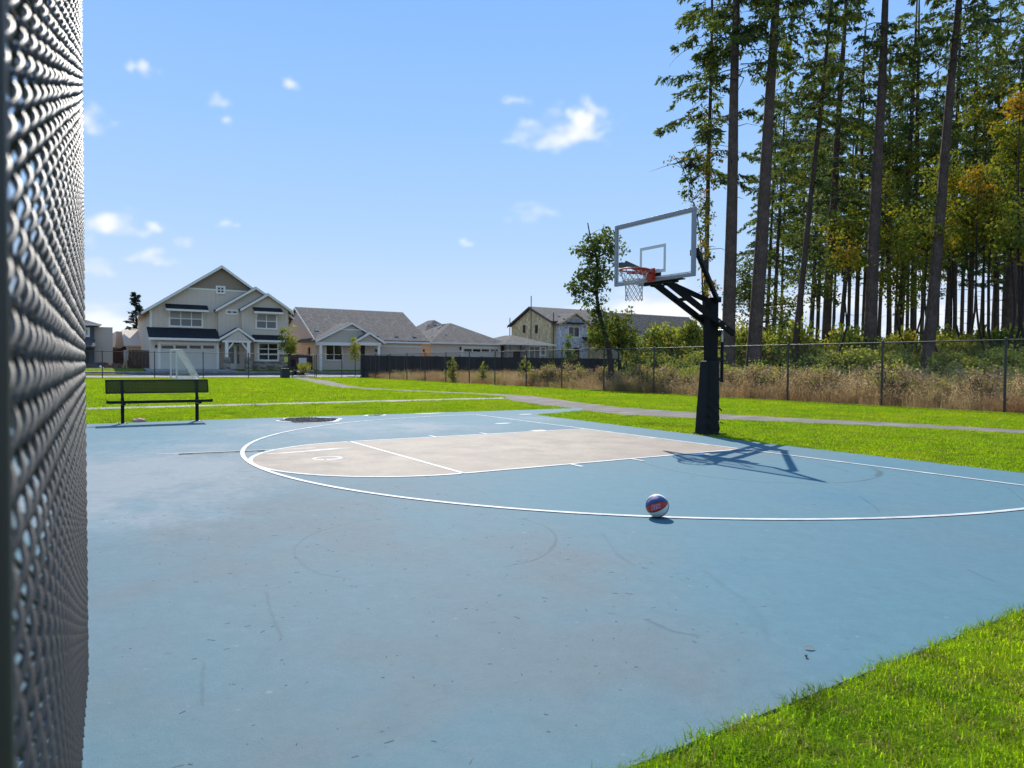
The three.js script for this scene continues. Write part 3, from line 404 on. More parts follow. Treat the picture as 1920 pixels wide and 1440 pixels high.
// ------------------------------------------------------------------ bench
{
  const t = thing('park_bench', 'black metal park bench with perforated backrest at the far court edge', 'bench');
  const zc = 6.72, hl = 0.915, B = M.blackMetal;
  const lattice = (o, U, Vv, L, H, s, w, th) => { const g = []; const N = new THREE.Vector3().crossVectors(U, Vv).normalize(); const P = (a, b) => o.clone().addScaledVector(U, a).addScaledVector(Vv, b); for (const d of [1, -1]) for (let k = -H; k < L + H; k += s) { let a0 = k, b0 = 0, a1 = k + H, b1 = H; if (a0 < 0) { b0 = -a0; a0 = 0; } if (a1 > L) { b1 -= a1 - L; a1 = L; } if (a1 - a0 < 0.005) continue; if (d < 0) { b0 = H - b0; b1 = H - b1; } g.push(bar(P(a0, b0), P(a1, b1), w, th, N)); } return g; };
  const bk0 = V(-7.02, 0.60, zc - hl), bU = V(0, 0, 1), bV = V(-0.10, 0.262, 0).normalize();
  const bkTop = bk0.clone().addScaledVector(bV, 0.265);
  const back = mesh('backrest', [rod(bk0, bk0.clone().addScaledVector(bU, 2 * hl), 0.014, 8), rod(bkTop, bkTop.clone().addScaledVector(bU, 2 * hl), 0.014, 8), rod(bk0, bkTop, 0.014, 8), rod(bk0.clone().addScaledVector(bU, 2 * hl), bkTop.clone().addScaledVector(bU, 2 * hl), 0.014, 8)], B, t);
  mesh('perforated_panel', lattice(bk0, bU, bV, 2 * hl, 0.265, 0.06, 0.028, 0.004), B, back);
  const s0 = V(-6.93, 0.425, zc - hl), sV = V(0.42, 0.03, 0).normalize();
  const s1 = s0.clone().addScaledVector(sV, 0.42);
  const seat = mesh('seat', [rod(s0, s0.clone().addScaledVector(bU, 2 * hl), 0.018, 8), bar(s1.clone().add(V(0, -0.012, 0)), s1.clone().add(V(0, -0.012, 2 * hl)), 0.02, 0.055), bar(s0, s1, 0.02, 0.05), bar(s0.clone().add(V(0, 0, 2 * hl)), s1.clone().add(V(0, 0, 2 * hl)), 0.02, 0.05)], B, t);
  mesh('perforated_panel', lattice(s0, bU, sV, 2 * hl, 0.42, 0.06, 0.028, 0.004), B, seat);
  for (const z of [7.36, 6.02]) {
    const leg = mesh('leg', [bar(V(-7.0, 0.0, z), V(-7.0, 0.50, z), 0.06, 0.06, V(0, 0, 1)), bar(V(-7.0, 0.48, z), bkTop.clone().setZ(z).add(V(-0.02, -0.01, 0)), 0.05, 0.05, V(0, 0, 1)), bar(V(-7.0, 0.38, z), V(-6.55, 0.41, z), 0.05, 0.05)], B, t);
    mesh('foot_plate', [box(-7.09, -6.91, 0.001, 0.012, z - 0.09, z + 0.09), ...[-0.07, 0.07].map(d => rod(V(-6.95, 0.01, z + d), V(-6.95, 0.03, z + d), 0.012, 6))], M.steel, leg);
  }
  // crumpled pink paper under the bench
  const g = new THREE.IcosahedronGeometry(0.12, 3), p = g.attributes.position; for (let i = 0; i < p.count; i++) { const k = 1 + 0.5 * noise(p.getX(i) * 14, p.getY(i) * 14, p.getZ(i) * 14); p.setXYZ(i, p.getX(i) * k * 0.7, Math.max(0, p.getY(i) * k * 0.45 + 0.03), p.getZ(i) * k); } g.computeVertexNormals();
  const q = mesh('crumpled_paper', g, std(lin(0.62, 0.33, 0.28), { roughness: 0.9 })); q.position.set(-7.33, -0.01, 7.05); tag(q, 'crumpled pink paper lying in the grass behind the bench', 'litter');
}
// a pale leaf and a dark one on the court
{
  const leafOn = (u, v, L, W, col, lift, label, turn) => { const [x, z] = gnd(u, v), s = new Soup(); const n = 6; for (let i = 0; i < n; i++) { const f0 = i / n, f1 = (i + 1) / n, w = f => Math.sin(Math.PI * Math.pow(f, 0.8)) * W / 2, yy = f => lift * Math.sin(Math.PI * f) + 0.002, P = (f, k) => V((f - 0.5) * L, yy(f) + Math.abs(k) * 0.4 * w(f), k * w(f)); for (const k of [-1, 1]) { s.tri(P(f0, 0), P(f1, 0), P(f1, k), col); s.tri(P(f0, 0), P(f1, k), P(f0, k), col); } } const m = mesh('fallen_leaf', s.geo(), leafMat); m.position.set(x, 0.002, z); m.rotation.y = turn; tag(m, label, 'leaf'); };
  leafOn(1518, 1218, 0.052, 0.02, [0.42, 0.33, 0.25], 0.006, 'pale curled leaf on the blue court near the grass corner', 0.9);
  leafOn(1511, 1233, 0.035, 0.012, [0.03, 0.04, 0.03], 0.006, 'small dark leaf beside the pale leaf on the court', 2.3);
}

// ------------------------------------------------------------------ chain link fences of the park
function chainFence(name, label, a, b, posts, h, opts = {}) { // posts: distances from a
  const t = thing(name, label, 'fence'); const L = a.distanceTo(b), d = b.clone().sub(a).normalize(), at = (s, y) => a.clone().addScaledVector(d, s).add(V(0, y, 0)), K = M.blackVinyl;
  for (const s of posts) { const p = mesh('post', [rod(at(s, -0.05), at(s, h + 0.01), 0.034, 10)], K, t); mesh('post_cap', [new THREE.SphereGeometry(0.04, 10, 6).translate(...at(s, h + 0.02).toArray())], K, p); }
  mesh('top_rail', rod(at(0, h - 0.02), at(L, h - 0.02), 0.022, 8), K, t);
  mesh('tension_wire', rod(at(0, 0.04), at(L, 0.04), 0.003, 4), K, t);
  const g = [], step = opts.step || 0.075, H = h - 0.11, r = opts.r || 0.0026, n = new THREE.Vector3().crossVectors(d, V(0, 1, 0)).multiplyScalar(0.012);
  for (const s of [1, -1]) for (let k = -H; k < L; k += step) { let s0 = k, y0 = 0.04, s1 = k + H, y1 = 0.04 + H; if (s0 < 0) { y0 -= s0; s0 = 0; } if (s1 > L) { y1 -= s1 - L; s1 = L; } if (s1 - s0 < 0.03) continue; if (s < 0) { y0 = 0.08 + H - y0; y1 = 0.08 + H - y1; } g.push(tube([[at(s0, y0).addScaledVector(n, s), r], [at(s1, y1).addScaledVector(n, s), r]], 3, false)); }
  const m = mesh('wire_mesh', g, K, t); m.userData.kind = 'stuff'; return t;
}
{
  const px = [1885, 1654, 1477.5, 1342, 1226, 1132.5, 1053.5, 987, 928, 880, 836, 797, 763, 731, 704];
  const xs = [6.8, 3.2, ...px.map(u => onZ(u, 690, FENCE_Z).x), FENCE_X + 0.0];
  const a = V(10.4, 0, FENCE_Z), b = V(FENCE_X, 0, FENCE_Z);
  chainFence('chain_link_fence', 'long black chain link fence between the lawn and the rough field', a, b, [0, ...xs.map(x => 10.4 - x)], 2.0);
  const zs = [192, 290, 381, 466, 543].map(u => onX(u, 700, FENCE_X).z);
  chainFence('chain_link_fence', 'black chain link fence between the lawn and the street, by the soccer goal', V(FENCE_X, 0, 13), V(FENCE_X, 0, zs[4]), [0, 3, ...zs.map(z => 13 - z)], 1.98, { step: 0.15, r: 0.0035 });
  const z5 = onX(593, 700, FENCE_X).z, z6 = onX(641, 700, FENCE_X).z;
  chainFence('chain_link_fence', 'short black chain link fence between the gate and the dark screen fence', V(FENCE_X, 0, z5), V(FENCE_X, 0, FENCE_Z), [0, z5 - z6], 1.98, { step: 0.15, r: 0.0035 });
  // gate leaf between its two posts
  const g = thing('park_gate', 'closed black chain link gate at the end of the footpath', 'gate'), z0 = zs[4] - 0.12, z1 = z5 + 0.12, X = FENCE_X;
  mesh('gate_frame', [rod(V(X, 0.1, z0), V(X, 1.9, z0), 0.025), rod(V(X, 0.1, z1), V(X, 1.9, z1), 0.025), rod(V(X, 1.9, z0), V(X, 1.9, z1), 0.025), rod(V(X, 0.1, z0), V(X, 0.1, z1), 0.025), rod(V(X, 0.62, z0), V(X, 0.62, z1), 0.02)], M.blackVinyl, g);
  { const w = [], H = 1.8; for (const s of [1, -1]) for (let k = -H; k < z0 - z1; k += 0.15) { let a0 = k, b0 = 0.1, a1 = k + H, b1 = 1.9; if (a0 < 0) { b0 -= a0; a0 = 0; } if (a1 > z0 - z1) { b1 -= a1 - (z0 - z1); a1 = z0 - z1; } if (s < 0) { b0 = 2 - b0; b1 = 2 - b1; } w.push(tube([[V(X, b0, z0 - a0), 0.0035], [V(X, b1, z0 - a1), 0.0035]], 3, false)); } const m = mesh('wire_mesh', w, M.blackVinyl, g); m.userData.kind = 'stuff'; }
  mesh('latch', [box(X - 0.05, X + 0.05, 0.95, 1.1, z0 - 0.02, z0 + 0.12)], M.blackMetal, g);
}
// the fence right beside the camera: woven wire, seen almost edge on
{
  const t = thing('tall_chain_link_fence', 'tall black vinyl chain link fence seen edge on beside the court', 'fence');
  const th = 2.19 * Math.PI / 180, f = V(-Math.cos(th), 0, -Math.sin(th)), n = V(-Math.sin(th), 0, Math.cos(th)), D = 0.06;
  const W = 0.0362, pitch = 0.0724, HT = 3.66, turns = Math.floor(HT / pitch), rw = 0.0027, sEnd = 3.05, sBeg = 0.54;
  const org = V(EYE.x, 0, EYE.z).addScaledVector(n, D);
  const seg = 14;
  const wire = ph => { const pts = []; for (let i = 0; i <= turns * seg; i++) { const a = i / seg * 2 * Math.PI + ph, tri = Math.asin(Math.sin(a) * 0.985) / 1.398; pts.push([V(tri * (W / 2 + 0.0042), 0.03 + i / seg * pitch, Math.cos(a) * 0.0062), rw]); } return tube(pts, 5, false); };
  const cnt = Math.floor((sEnd - sBeg) / W), geos = [wire(0), wire(Math.PI)], K = M.blackVinyl;
  for (const ph of [0, 1]) {
    const list = []; for (let i = ph; i <= cnt; i += 2) list.push(sEnd - i * W);
    const im = new THREE.InstancedMesh(geos[ph], K, list.length), r = rng(8 + ph);
    list.forEach((s, i) => {
      // the fabric bellies a little towards the court near its foot
      const belly = 0.006 * Math.sin(s * 2.1), base = org.clone().addScaledVector(f, s).addScaledVector(n, -belly), tilt = belly / 1.25;
      const up = V(0, 1, 0).addScaledVector(n, tilt).normalize(), ax = f.clone(), q = new THREE.Vector3().crossVectors(ax, up).normalize();
      tmpM.makeBasis(ax, up, q); tmpM.setPosition(base.x, (r() - 0.5) * 0.004, base.z); im.setMatrixAt(i, tmpM);
    });
    im.name = 'woven_wire'; im.userData.kind = 'stuff'; t.add(im);
  }
  const at = (s, y, o) => org.clone().addScaledVector(f, s).addScaledVector(n, o).add(V(0, y, 0));
  mesh('end_post', rod(at(2.98, -0.05, 0.045), at(2.98, 3.7, 0.045), 0.03, 16), K, t);
  mesh('near_post', rod(at(0.52, -0.05, 0), at(0.52, 3.7, 0), 0.0125, 16), K, t);
  mesh('top_rail', rod(at(0.2, 3.66, 0.045), at(3.0, 3.66, 0.045), 0.021, 10), K, t);
  mesh('mid_rail', rod(at(0.2, 1.83, 0.045), at(3.0, 1.83, 0.045), 0.021, 10), K, t);
}

// ------------------------------------------------------------------ houses
const lapTex = (() => dataTex(64, (u, v) => { const g = 0.25 + 0.75 * v; return [v > 0.94 ? 0 : g, g, g]; }))();
const battenTex = (() => dataTex(128, (u) => { const g = u < 0.12 ? 1 : 0.15; return [g, g, g]; }))();
const shingle = (() => { const r = rng(50), tone = Array.from({ length: 32 * 16 }, () => 0.8 + r() * 0.4); return dataTex(512, (u, v) => { const row = Math.floor(v * 16), uu = (u + (row % 2) * 0.5 / 32) % 1, k = tone[row * 32 + Math.floor(uu * 32)], e = (v * 16) % 1 < 0.12 ? 0.72 : 1, g = 0.8 * k * e * (1 + tileFbm(u, v, 4, 3) * 0.4); return [g, g, g]; }, true); })();
const stoneTex = (() => { const r = rng(52), tone = Array.from({ length: 64 }, () => 0.7 + r() * 0.5); return dataTex(256, (u, v) => { const row = Math.floor(v * 8), uu = (u + (row % 3) * 0.09) % 1, col = Math.floor(uu * 4), e = (v * 8) % 1 < 0.1 || (uu * 4) % 1 < 0.05 ? 0.6 : 1, g = 0.8 * tone[(row * 4 + col) % 64] * e; return [g, g * 0.99, g * 0.96]; }, true); })();
const H = {
  taupe: std(lin(0.70, 0.575, 0.435), { roughness: 0.85, bumpMap: rep(battenTex, 2.4, 1), bumpScale: 0.02 }),
  taupeDark: std(lin(0.34, 0.26, 0.18), { roughness: 0.85, bumpMap: rep(lapTex, 1, 6), bumpScale: 0.012 }),
  lapBeige: std(lin(0.76, 0.615, 0.49), { roughness: 0.85, bumpMap: rep(lapTex, 1, 5.5), bumpScale: 0.02 }),
  lapGrey: std(lin(0.56, 0.495, 0.39), { roughness: 0.85, bumpMap: rep(lapTex, 1, 5.5), bumpScale: 0.02 }),
  lapPale: std(lin(0.70, 0.57, 0.44), { roughness: 0.85, bumpMap: rep(lapTex, 1, 6), bumpScale: 0.015 }),
  slate: std(lin(0.10, 0.11, 0.125), { roughness: 0.85, bumpMap: rep(lapTex, 1, 5.5), bumpScale: 0.02 }),
  osb: std(lin(0.94, 0.70, 0.36), { roughness: 0.9, bumpMap: rep(lapTex, 1, 4), bumpScale: 0.02, map: rep(blotch, 0.4) }),
  wrap: std(lin(0.80, 0.77, 0.72), { roughness: 0.7, map: rep(blotch, 0.5) }),
  trim: std(lin(0.88, 0.81, 0.69), { roughness: 0.6 }),
  roof: std(lin(0.20, 0.172, 0.15), { roughness: 0.95, map: rep(shingle, 0.25, 0.5), bumpMap: rep(grit, 1), bumpScale: 0.02 }),
  roofDark: std(lin(0.020, 0.021, 0.025), { roughness: 0.9, map: rep(shingle, 0.25, 0.5) }),
  stone: std(lin(0.54, 0.46, 0.37), { roughness: 0.9, map: rep(stoneTex, 0.6, 0.8) }),
  door: std(lin(0.70, 0.61, 0.49), { roughness: 0.7 }),
  dark: std(lin(0.02, 0.02, 0.022), { roughness: 0.5 }),
  winGlass: std(lin(0.022, 0.026, 0.028), { roughness: 0.06 }),
  blind: std(lin(0.32, 0.31, 0.28), { roughness: 0.35 }),
  blindLow: std(lin(0.17, 0.165, 0.15), { roughness: 0.25 }),
  fenceBrown: std(lin(0.075, 0.028, 0.018), { roughness: 0.8, map: rep(blotch, 0.7) }),
  screen: std(lin(0.020, 0.020, 0.024), { roughness: 0.75 }),
  vent: std(lin(0.62, 0.62, 0.6), { roughness: 0.3, metalness: 0.4 }),
};
// rectangle of photograph pixels on the plane x = X: [z left, z right, y bottom, y top] (z falls to the right)
const R4 = (u0, v0, u1, v1, X) => { const um = (u0 + u1) / 2, vm = (v0 + v1) / 2; return [onX(u0, vm, X).z, onX(u1, vm, X).z, onX(um, v1, X).y, onX(um, v0, X).y]; };
const P2 = (u, v, X) => { const p = onX(u, v, X); return [p.z, p.y]; };
function windowOn(parent, [zl, zr, y0, y1], X, cols = 1, rows = 2, mats = [H.winGlass, H.winGlass], fr = 0.11, name = 'window') {
  const w = mesh(name, [box(X, X + 0.07, y0, y0 + fr, zr, zl), box(X, X + 0.07, y1 - fr, y1, zr, zl), box(X, X + 0.07, y0 + fr, y1 - fr, zl - fr, zl), box(X, X + 0.07, y0 + fr, y1 - fr, zr, zr + fr)], H.trim, parent);
  const iw = (zl - zr - 2 * fr) / cols, ih = (y1 - y0 - 2 * fr) / rows, b = 0.045;
  for (let c = 0; c < cols; c++) for (let r = 0; r < rows; r++) mesh('pane', box(X + 0.012, X + 0.022, y0 + fr + r * ih + b, y0 + fr + (r + 1) * ih - b, zr + fr + c * iw + b, zr + fr + (c + 1) * iw - b), mats[Math.min(r, mats.length - 1)], w);
  const bars = []; for (let c = 0; c <= cols; c++) { const z = zr + fr + c * iw; bars.push(box(X, X + 0.045, y0 + fr, y1 - fr, z - b, z + b)); } for (let r = 0; r <= rows; r++) { const y = y0 + fr + r * ih; bars.push(box(X + 0.001, X + 0.043, y - b, y + b, zr + fr, zl - fr)); } mesh('sash', bars, H.trim, w);
  return w;
}
// roof of two slopes with ridge along x (gable faces the street): points [z, y] of left eave, ridge, right eave; front at x0, back at x1
function gableX(parent, el, rd, er, x0, x1, mat = H.roof, th = 0.16, rake = H.trim, rk = 0.24) {
  const up = ([z, y], d) => [z, y + d];
  const roof = mesh('roof', [prismX([el, rd, up(rd, th), up(el, th)], x0 - 0.05, x1), prismX([rd, er, up(er, th), up(rd, th)], x0 - 0.05, x1)], mat, parent);
  mesh('rake_board', [prismX([up(el, -rk + th * 0.8), up(rd, -rk + th * 0.8), up(rd, th * 0.8), up(el, th * 0.8)], x0 + 0.01, x0 - 0.05 + 0.002), prismX([up(rd, -rk + th * 0.8), up(er, -rk + th * 0.8), up(er, th * 0.8), up(rd, th * 0.8)], x0 + 0.012, x0 - 0.05 + 0.002)], rake, roof); return roof;
}
// sloping slab from [x, y] to [x, y], between two z
const slopeZ = (a, b, z0, z1, th = 0.14) => prismZ([a, b, [b[0], b[1] + th], [a[0], a[1] + th]], z0, z1);
function vents(parent, list) { for (const [x, y, z] of list) mesh('roof_vent', [box(x - 0.18, x + 0.18, y - 0.02, y + 0.12, z - 0.22, z + 0.22)], H.vent, parent); }

// two storey beige house
{
  const h = thing('two_storey_house', 'beige two storey house with three front gables and a double garage', 'house'); const X = -65, g0 = 0.45;
  const ap = P2(414.4, 501.3, X), le = P2(263.9, 587.7, X), re = [2 * ap[0] - le[0], le[1]]; const sl = (ap[1] - le[1]) / (le[0] - ap[0]);
  const zl = P2(281.9, 690, X)[0], zr = P2(539.7, 690, X)[0], roofAt = z => ap[1] - Math.abs(z - ap[0]) * sl - 0.06;
  mesh('wall', [prismX([[zl, g0], [zr, g0], [zr, roofAt(zr)], [ap[0], roofAt(ap[0])], [zl, roofAt(zl)]], X, X - 13)], H.taupe, h);
  const yb = P2(410, 543.5, X)[1]; // darker lap siding in the gable top
  mesh('gable_siding', prismX([[ap[0] + (ap[1] - yb) / sl - 0.12, yb], [ap[0], ap[1] - 0.12], [ap[0] - (ap[1] - yb) / sl + 0.12, yb]], X + 0.03, X + 0.001), H.taupeDark, h);
  mesh('belly_band', box(X + 0.001, X + 0.05, yb - 0.1, yb + 0.06, ap[0] + (ap[1] - yb) / sl - 0.2, ap[0] - (ap[1] - yb) / sl + 0.2), H.trim, h);
  gableX(h, le, ap, re, X + 0.55, X - 13.4);
  mesh('corner_board', [box(X + 0.001, X + 0.04, 4.0, roofAt(zl) - 0.05, zl - 0.15, zl + 0.03)], H.trim, h);
  windowOn(h, R4(404.5, 536, 422.5, 551.7, X), X + 0.03, 2, 2, [H.winGlass], 0.14);
  windowOn(h, R4(316, 581.4, 381, 614, X), X, 3, 2, [H.blindLow, H.blind]);
  const awn = (u0, v0, u1, v1, X0) => { const [a, b, y0, y1] = R4(u0, v0, u1, v1, X0), w = mesh('window_awning', [slopeZ([X0 + 0.85, y0], [X0, y1 - 0.1], b, a, 0.1)], H.roofDark, h); mesh('fascia', [box(X0 + 0.8, X0 + 0.88, y0 - 0.13, y0 + 0.05, b - 0.02, a + 0.02), bar(V(X0, y0 - 0.75, a - 0.3), V(X0 + 0.7, y0 - 0.06, a - 0.3), 0.08, 0.08), bar(V(X0, y0 - 0.75, b + 0.3), V(X0 + 0.7, y0 - 0.06, b + 0.3), 0.08, 0.08)], H.trim, w); };
  awn(309.7, 571, 388.4, 582, X);
  // second gable, shallow projection
  { const X2 = X + 0.7, a2 = P2(478, 541, X2), l2 = P2(403, 583, X2), s2 = (a2[1] - l2[1]) / (l2[0] - a2[0]), zz = P2(410, 690, X2)[0], z3 = P2(456, 690, X2)[0]; const ra = z => a2[1] - Math.abs(z - a2[0]) * s2 - 0.06;
    mesh('wall', prismX([[zz, 3.2], [-11.0, 3.2], [-11.0, ra(-11.0)], [a2[0], ra(a2[0])], [zz, ra(zz)]], X2, X + 0.001), H.taupe, h);
    gableX(h, l2, a2, [2 * a2[0] - l2[0], l2[1]], X2 + 0.45, X - 4); windowOn(h, R4(422.8, 580.6, 447, 590, X2), X2, 2, 1, [H.winGlass], 0.12); }
  // third gable
  { const X3 = X + 1.3, a3 = P2(500.6, 553, X3), l3 = P2(449, 582, X3), r3 = P2(546.7, 585.3, X3), s3 = (a3[1] - l3[1]) / (l3[0] - a3[0]), s3r = (a3[1] - r3[1]) / (a3[0] - r3[0]), zz = P2(453.8, 690, X3)[0], zq = P2(539.7, 690, X3)[0];
    mesh('wall', prismX([[zz, 3.2], [zq, 3.2], [zq, a3[1] - (a3[0] - zq) * s3r - 0.06], [a3[0], a3[1] - 0.06], [zz, a3[1] - (zz - a3[0]) * s3 - 0.06]], X3, X + 0.701), H.taupe, h);
    gableX(h, l3, a3, r3, X3 + 0.45, X - 3); windowOn(h, R4(478.75, 586.9, 520, 617.8, X3), X3, 2, 2, [H.blindLow, H.blind]); awn(473.75, 577, 527, 586.5, X3); }
  // ground floor front, skirt roofs
  const XG = X + 1.2, yS = P2(345, 635, XG + 0.8)[1], gl = P2(283, 690, XG)[0], gr = P2(411, 690, XG)[0];
  mesh('wall', box(X + 0.001, XG, g0, 3.75, gr, gl), H.lapBeige, h);
  mesh('wall', box(X + 0.001, X + 1.3, g0, 3.4, P2(540, 690, X + 1.3)[0], P2(477, 690, X + 1.3)[0]), H.lapBeige, h);
  mesh('wall', box(X + 0.001, X + 0.1, g0, 3.4, P2(477, 690, X)[0], gr), H.lapBeige, h);
  const sk = (u0, u1, X0) => { const zA = P2(u0, 640, X0 + 0.8)[0], zB = P2(u1, 640, X0 + 0.8)[0], y1 = P2((u0 + u1) / 2, 617, X + 0.2)[1]; const q = mesh('skirt_roof', slopeZ([X0 + 0.8, yS], [X - 0.02, y1], zB, zA, 0.12), H.roofDark, h); mesh('gutter', box(X0 + 0.74, X0 + 0.86, yS - 0.16, yS + 0.05, zB - 0.02, zA + 0.02), H.trim, q); };
  sk(279, 412, XG); sk(476, 533, X + 1.3);
  { const XP = X + 2.2, pa = P2(446.7, 616.5, XP), pl = P2(411, 637, XP), pr = P2(477.5, 638.5, XP); gableX(h, pl, pa, pr, XP + 0.1, X - 0.1, H.roofDark); mesh('porch_gable', prismX([[pl[0] - 0.35, pl[1] - 0.05], [pr[0] + 0.35, pl[1] - 0.05], [pa[0], pa[1] - 0.1]], XP - 0.02, XP - 0.25), H.taupe, h);
    mesh('porch_beam', box(XP - 0.25, XP - 0.02, pl[1] - 0.22, pl[1] - 0.051, pr[0] + 0.3, pl[0] - 0.3), H.trim, h);
    for (const u of [425.5, 466.5]) { const z = P2(u, 660, XP)[0]; const yp = P2(u, 670, XP)[1]; const c = mesh('porch_post', box(XP - 0.28, XP - 0.03, yp, pl[1] - 0.221, z - 0.14, z + 0.14), H.trim, h); mesh('stone_base', box(XP - 0.42, XP + 0.1, g0, yp, z - 0.3, z + 0.3), H.stone, c); const s = u < 440 ? -1 : 1; mesh('bracket', bar(V(XP - 0.15, pl[1] - 0.9, z + s * 0.12), V(XP - 0.15, pl[1] - 0.24, z + s * 0.62), 0.1, 0.12), H.trim, c); } }
  // garage door with four lights
  { const [a, b, y0, y1] = R4(301, 646, 406, 693, XG); mesh('garage_frame', [box(XG, XG + 0.08, y0, y1 + 0.22, a, a + 0.22), box(XG, XG + 0.08, y0, y1 + 0.22, b - 0.22, b), box(XG, XG + 0.079, y1, y1 + 0.22, b, a)], H.trim, h);
    const d = mesh('garage_door', Array.from({ length: 4 }, (_, i) => box(XG + 0.001, XG + 0.04, y0 + (y1 - y0) * i / 4 + 0.006, y0 + (y1 - y0) * (i + 1) / 4 - 0.006, b, a)), H.door, h);
    for (const [u0, u1] of [[303, 324.8], [329.2, 350.6], [355.3, 376.4], [381, 401.4]]) { const q = R4(u0, 648, u1, 653.7, XG); mesh('door_light', box(XG + 0.041, XG + 0.05, q[2], q[3], q[1], q[0]), H.winGlass, d); }
    for (const u of [292.5, 412]) { const p = onX(u, 649, XG); mesh('wall_lamp', [box(XG, XG + 0.14, p.y - 0.16, p.y + 0.12, p.z - 0.08, p.z + 0.08)], H.dark, h); } }
  { const XD = X + 0.101, q = R4(428, 649, 438.5, 681.5, XD); const d = mesh('front_door', box(XD, XD + 0.05, g0 + 0.1, q[3], q[1] - 0.25, q[0] + 0.15), H.trim, h); mesh('door_glass', box(XD + 0.051, XD + 0.06, q[2], q[3] - 0.1, q[1], q[0]), H.blindLow, d); const s = R4(444, 649, 448.5, 682, XD); mesh('side_light', box(XD, XD + 0.03, s[2], s[3], s[1], s[0]), H.blindLow, h); const tr = R4(430, 641, 448, 645.5, XD); mesh('transom', box(XD, XD + 0.03, tr[2], tr[3], tr[1], tr[0]), H.winGlass, h); }
  windowOn(h, R4(482.7, 641.6, 523.3, 677.5, X + 1.3), X + 1.3, 2, 3, [H.winGlass], 0.13);
  mesh('stone_skirt', [box(X + 1.301, X + 1.42, g0, P2(510, 665, X + 1.3)[1], P2(540.5, 690, X + 1.3)[0], P2(524, 690, X + 1.3)[0]), box(X + 1.301, X + 1.42, g0, P2(500, 678, X + 1.3)[1], P2(524, 690, X + 1.3)[0], P2(475, 690, X + 1.3)[0])], H.stone, h);
}
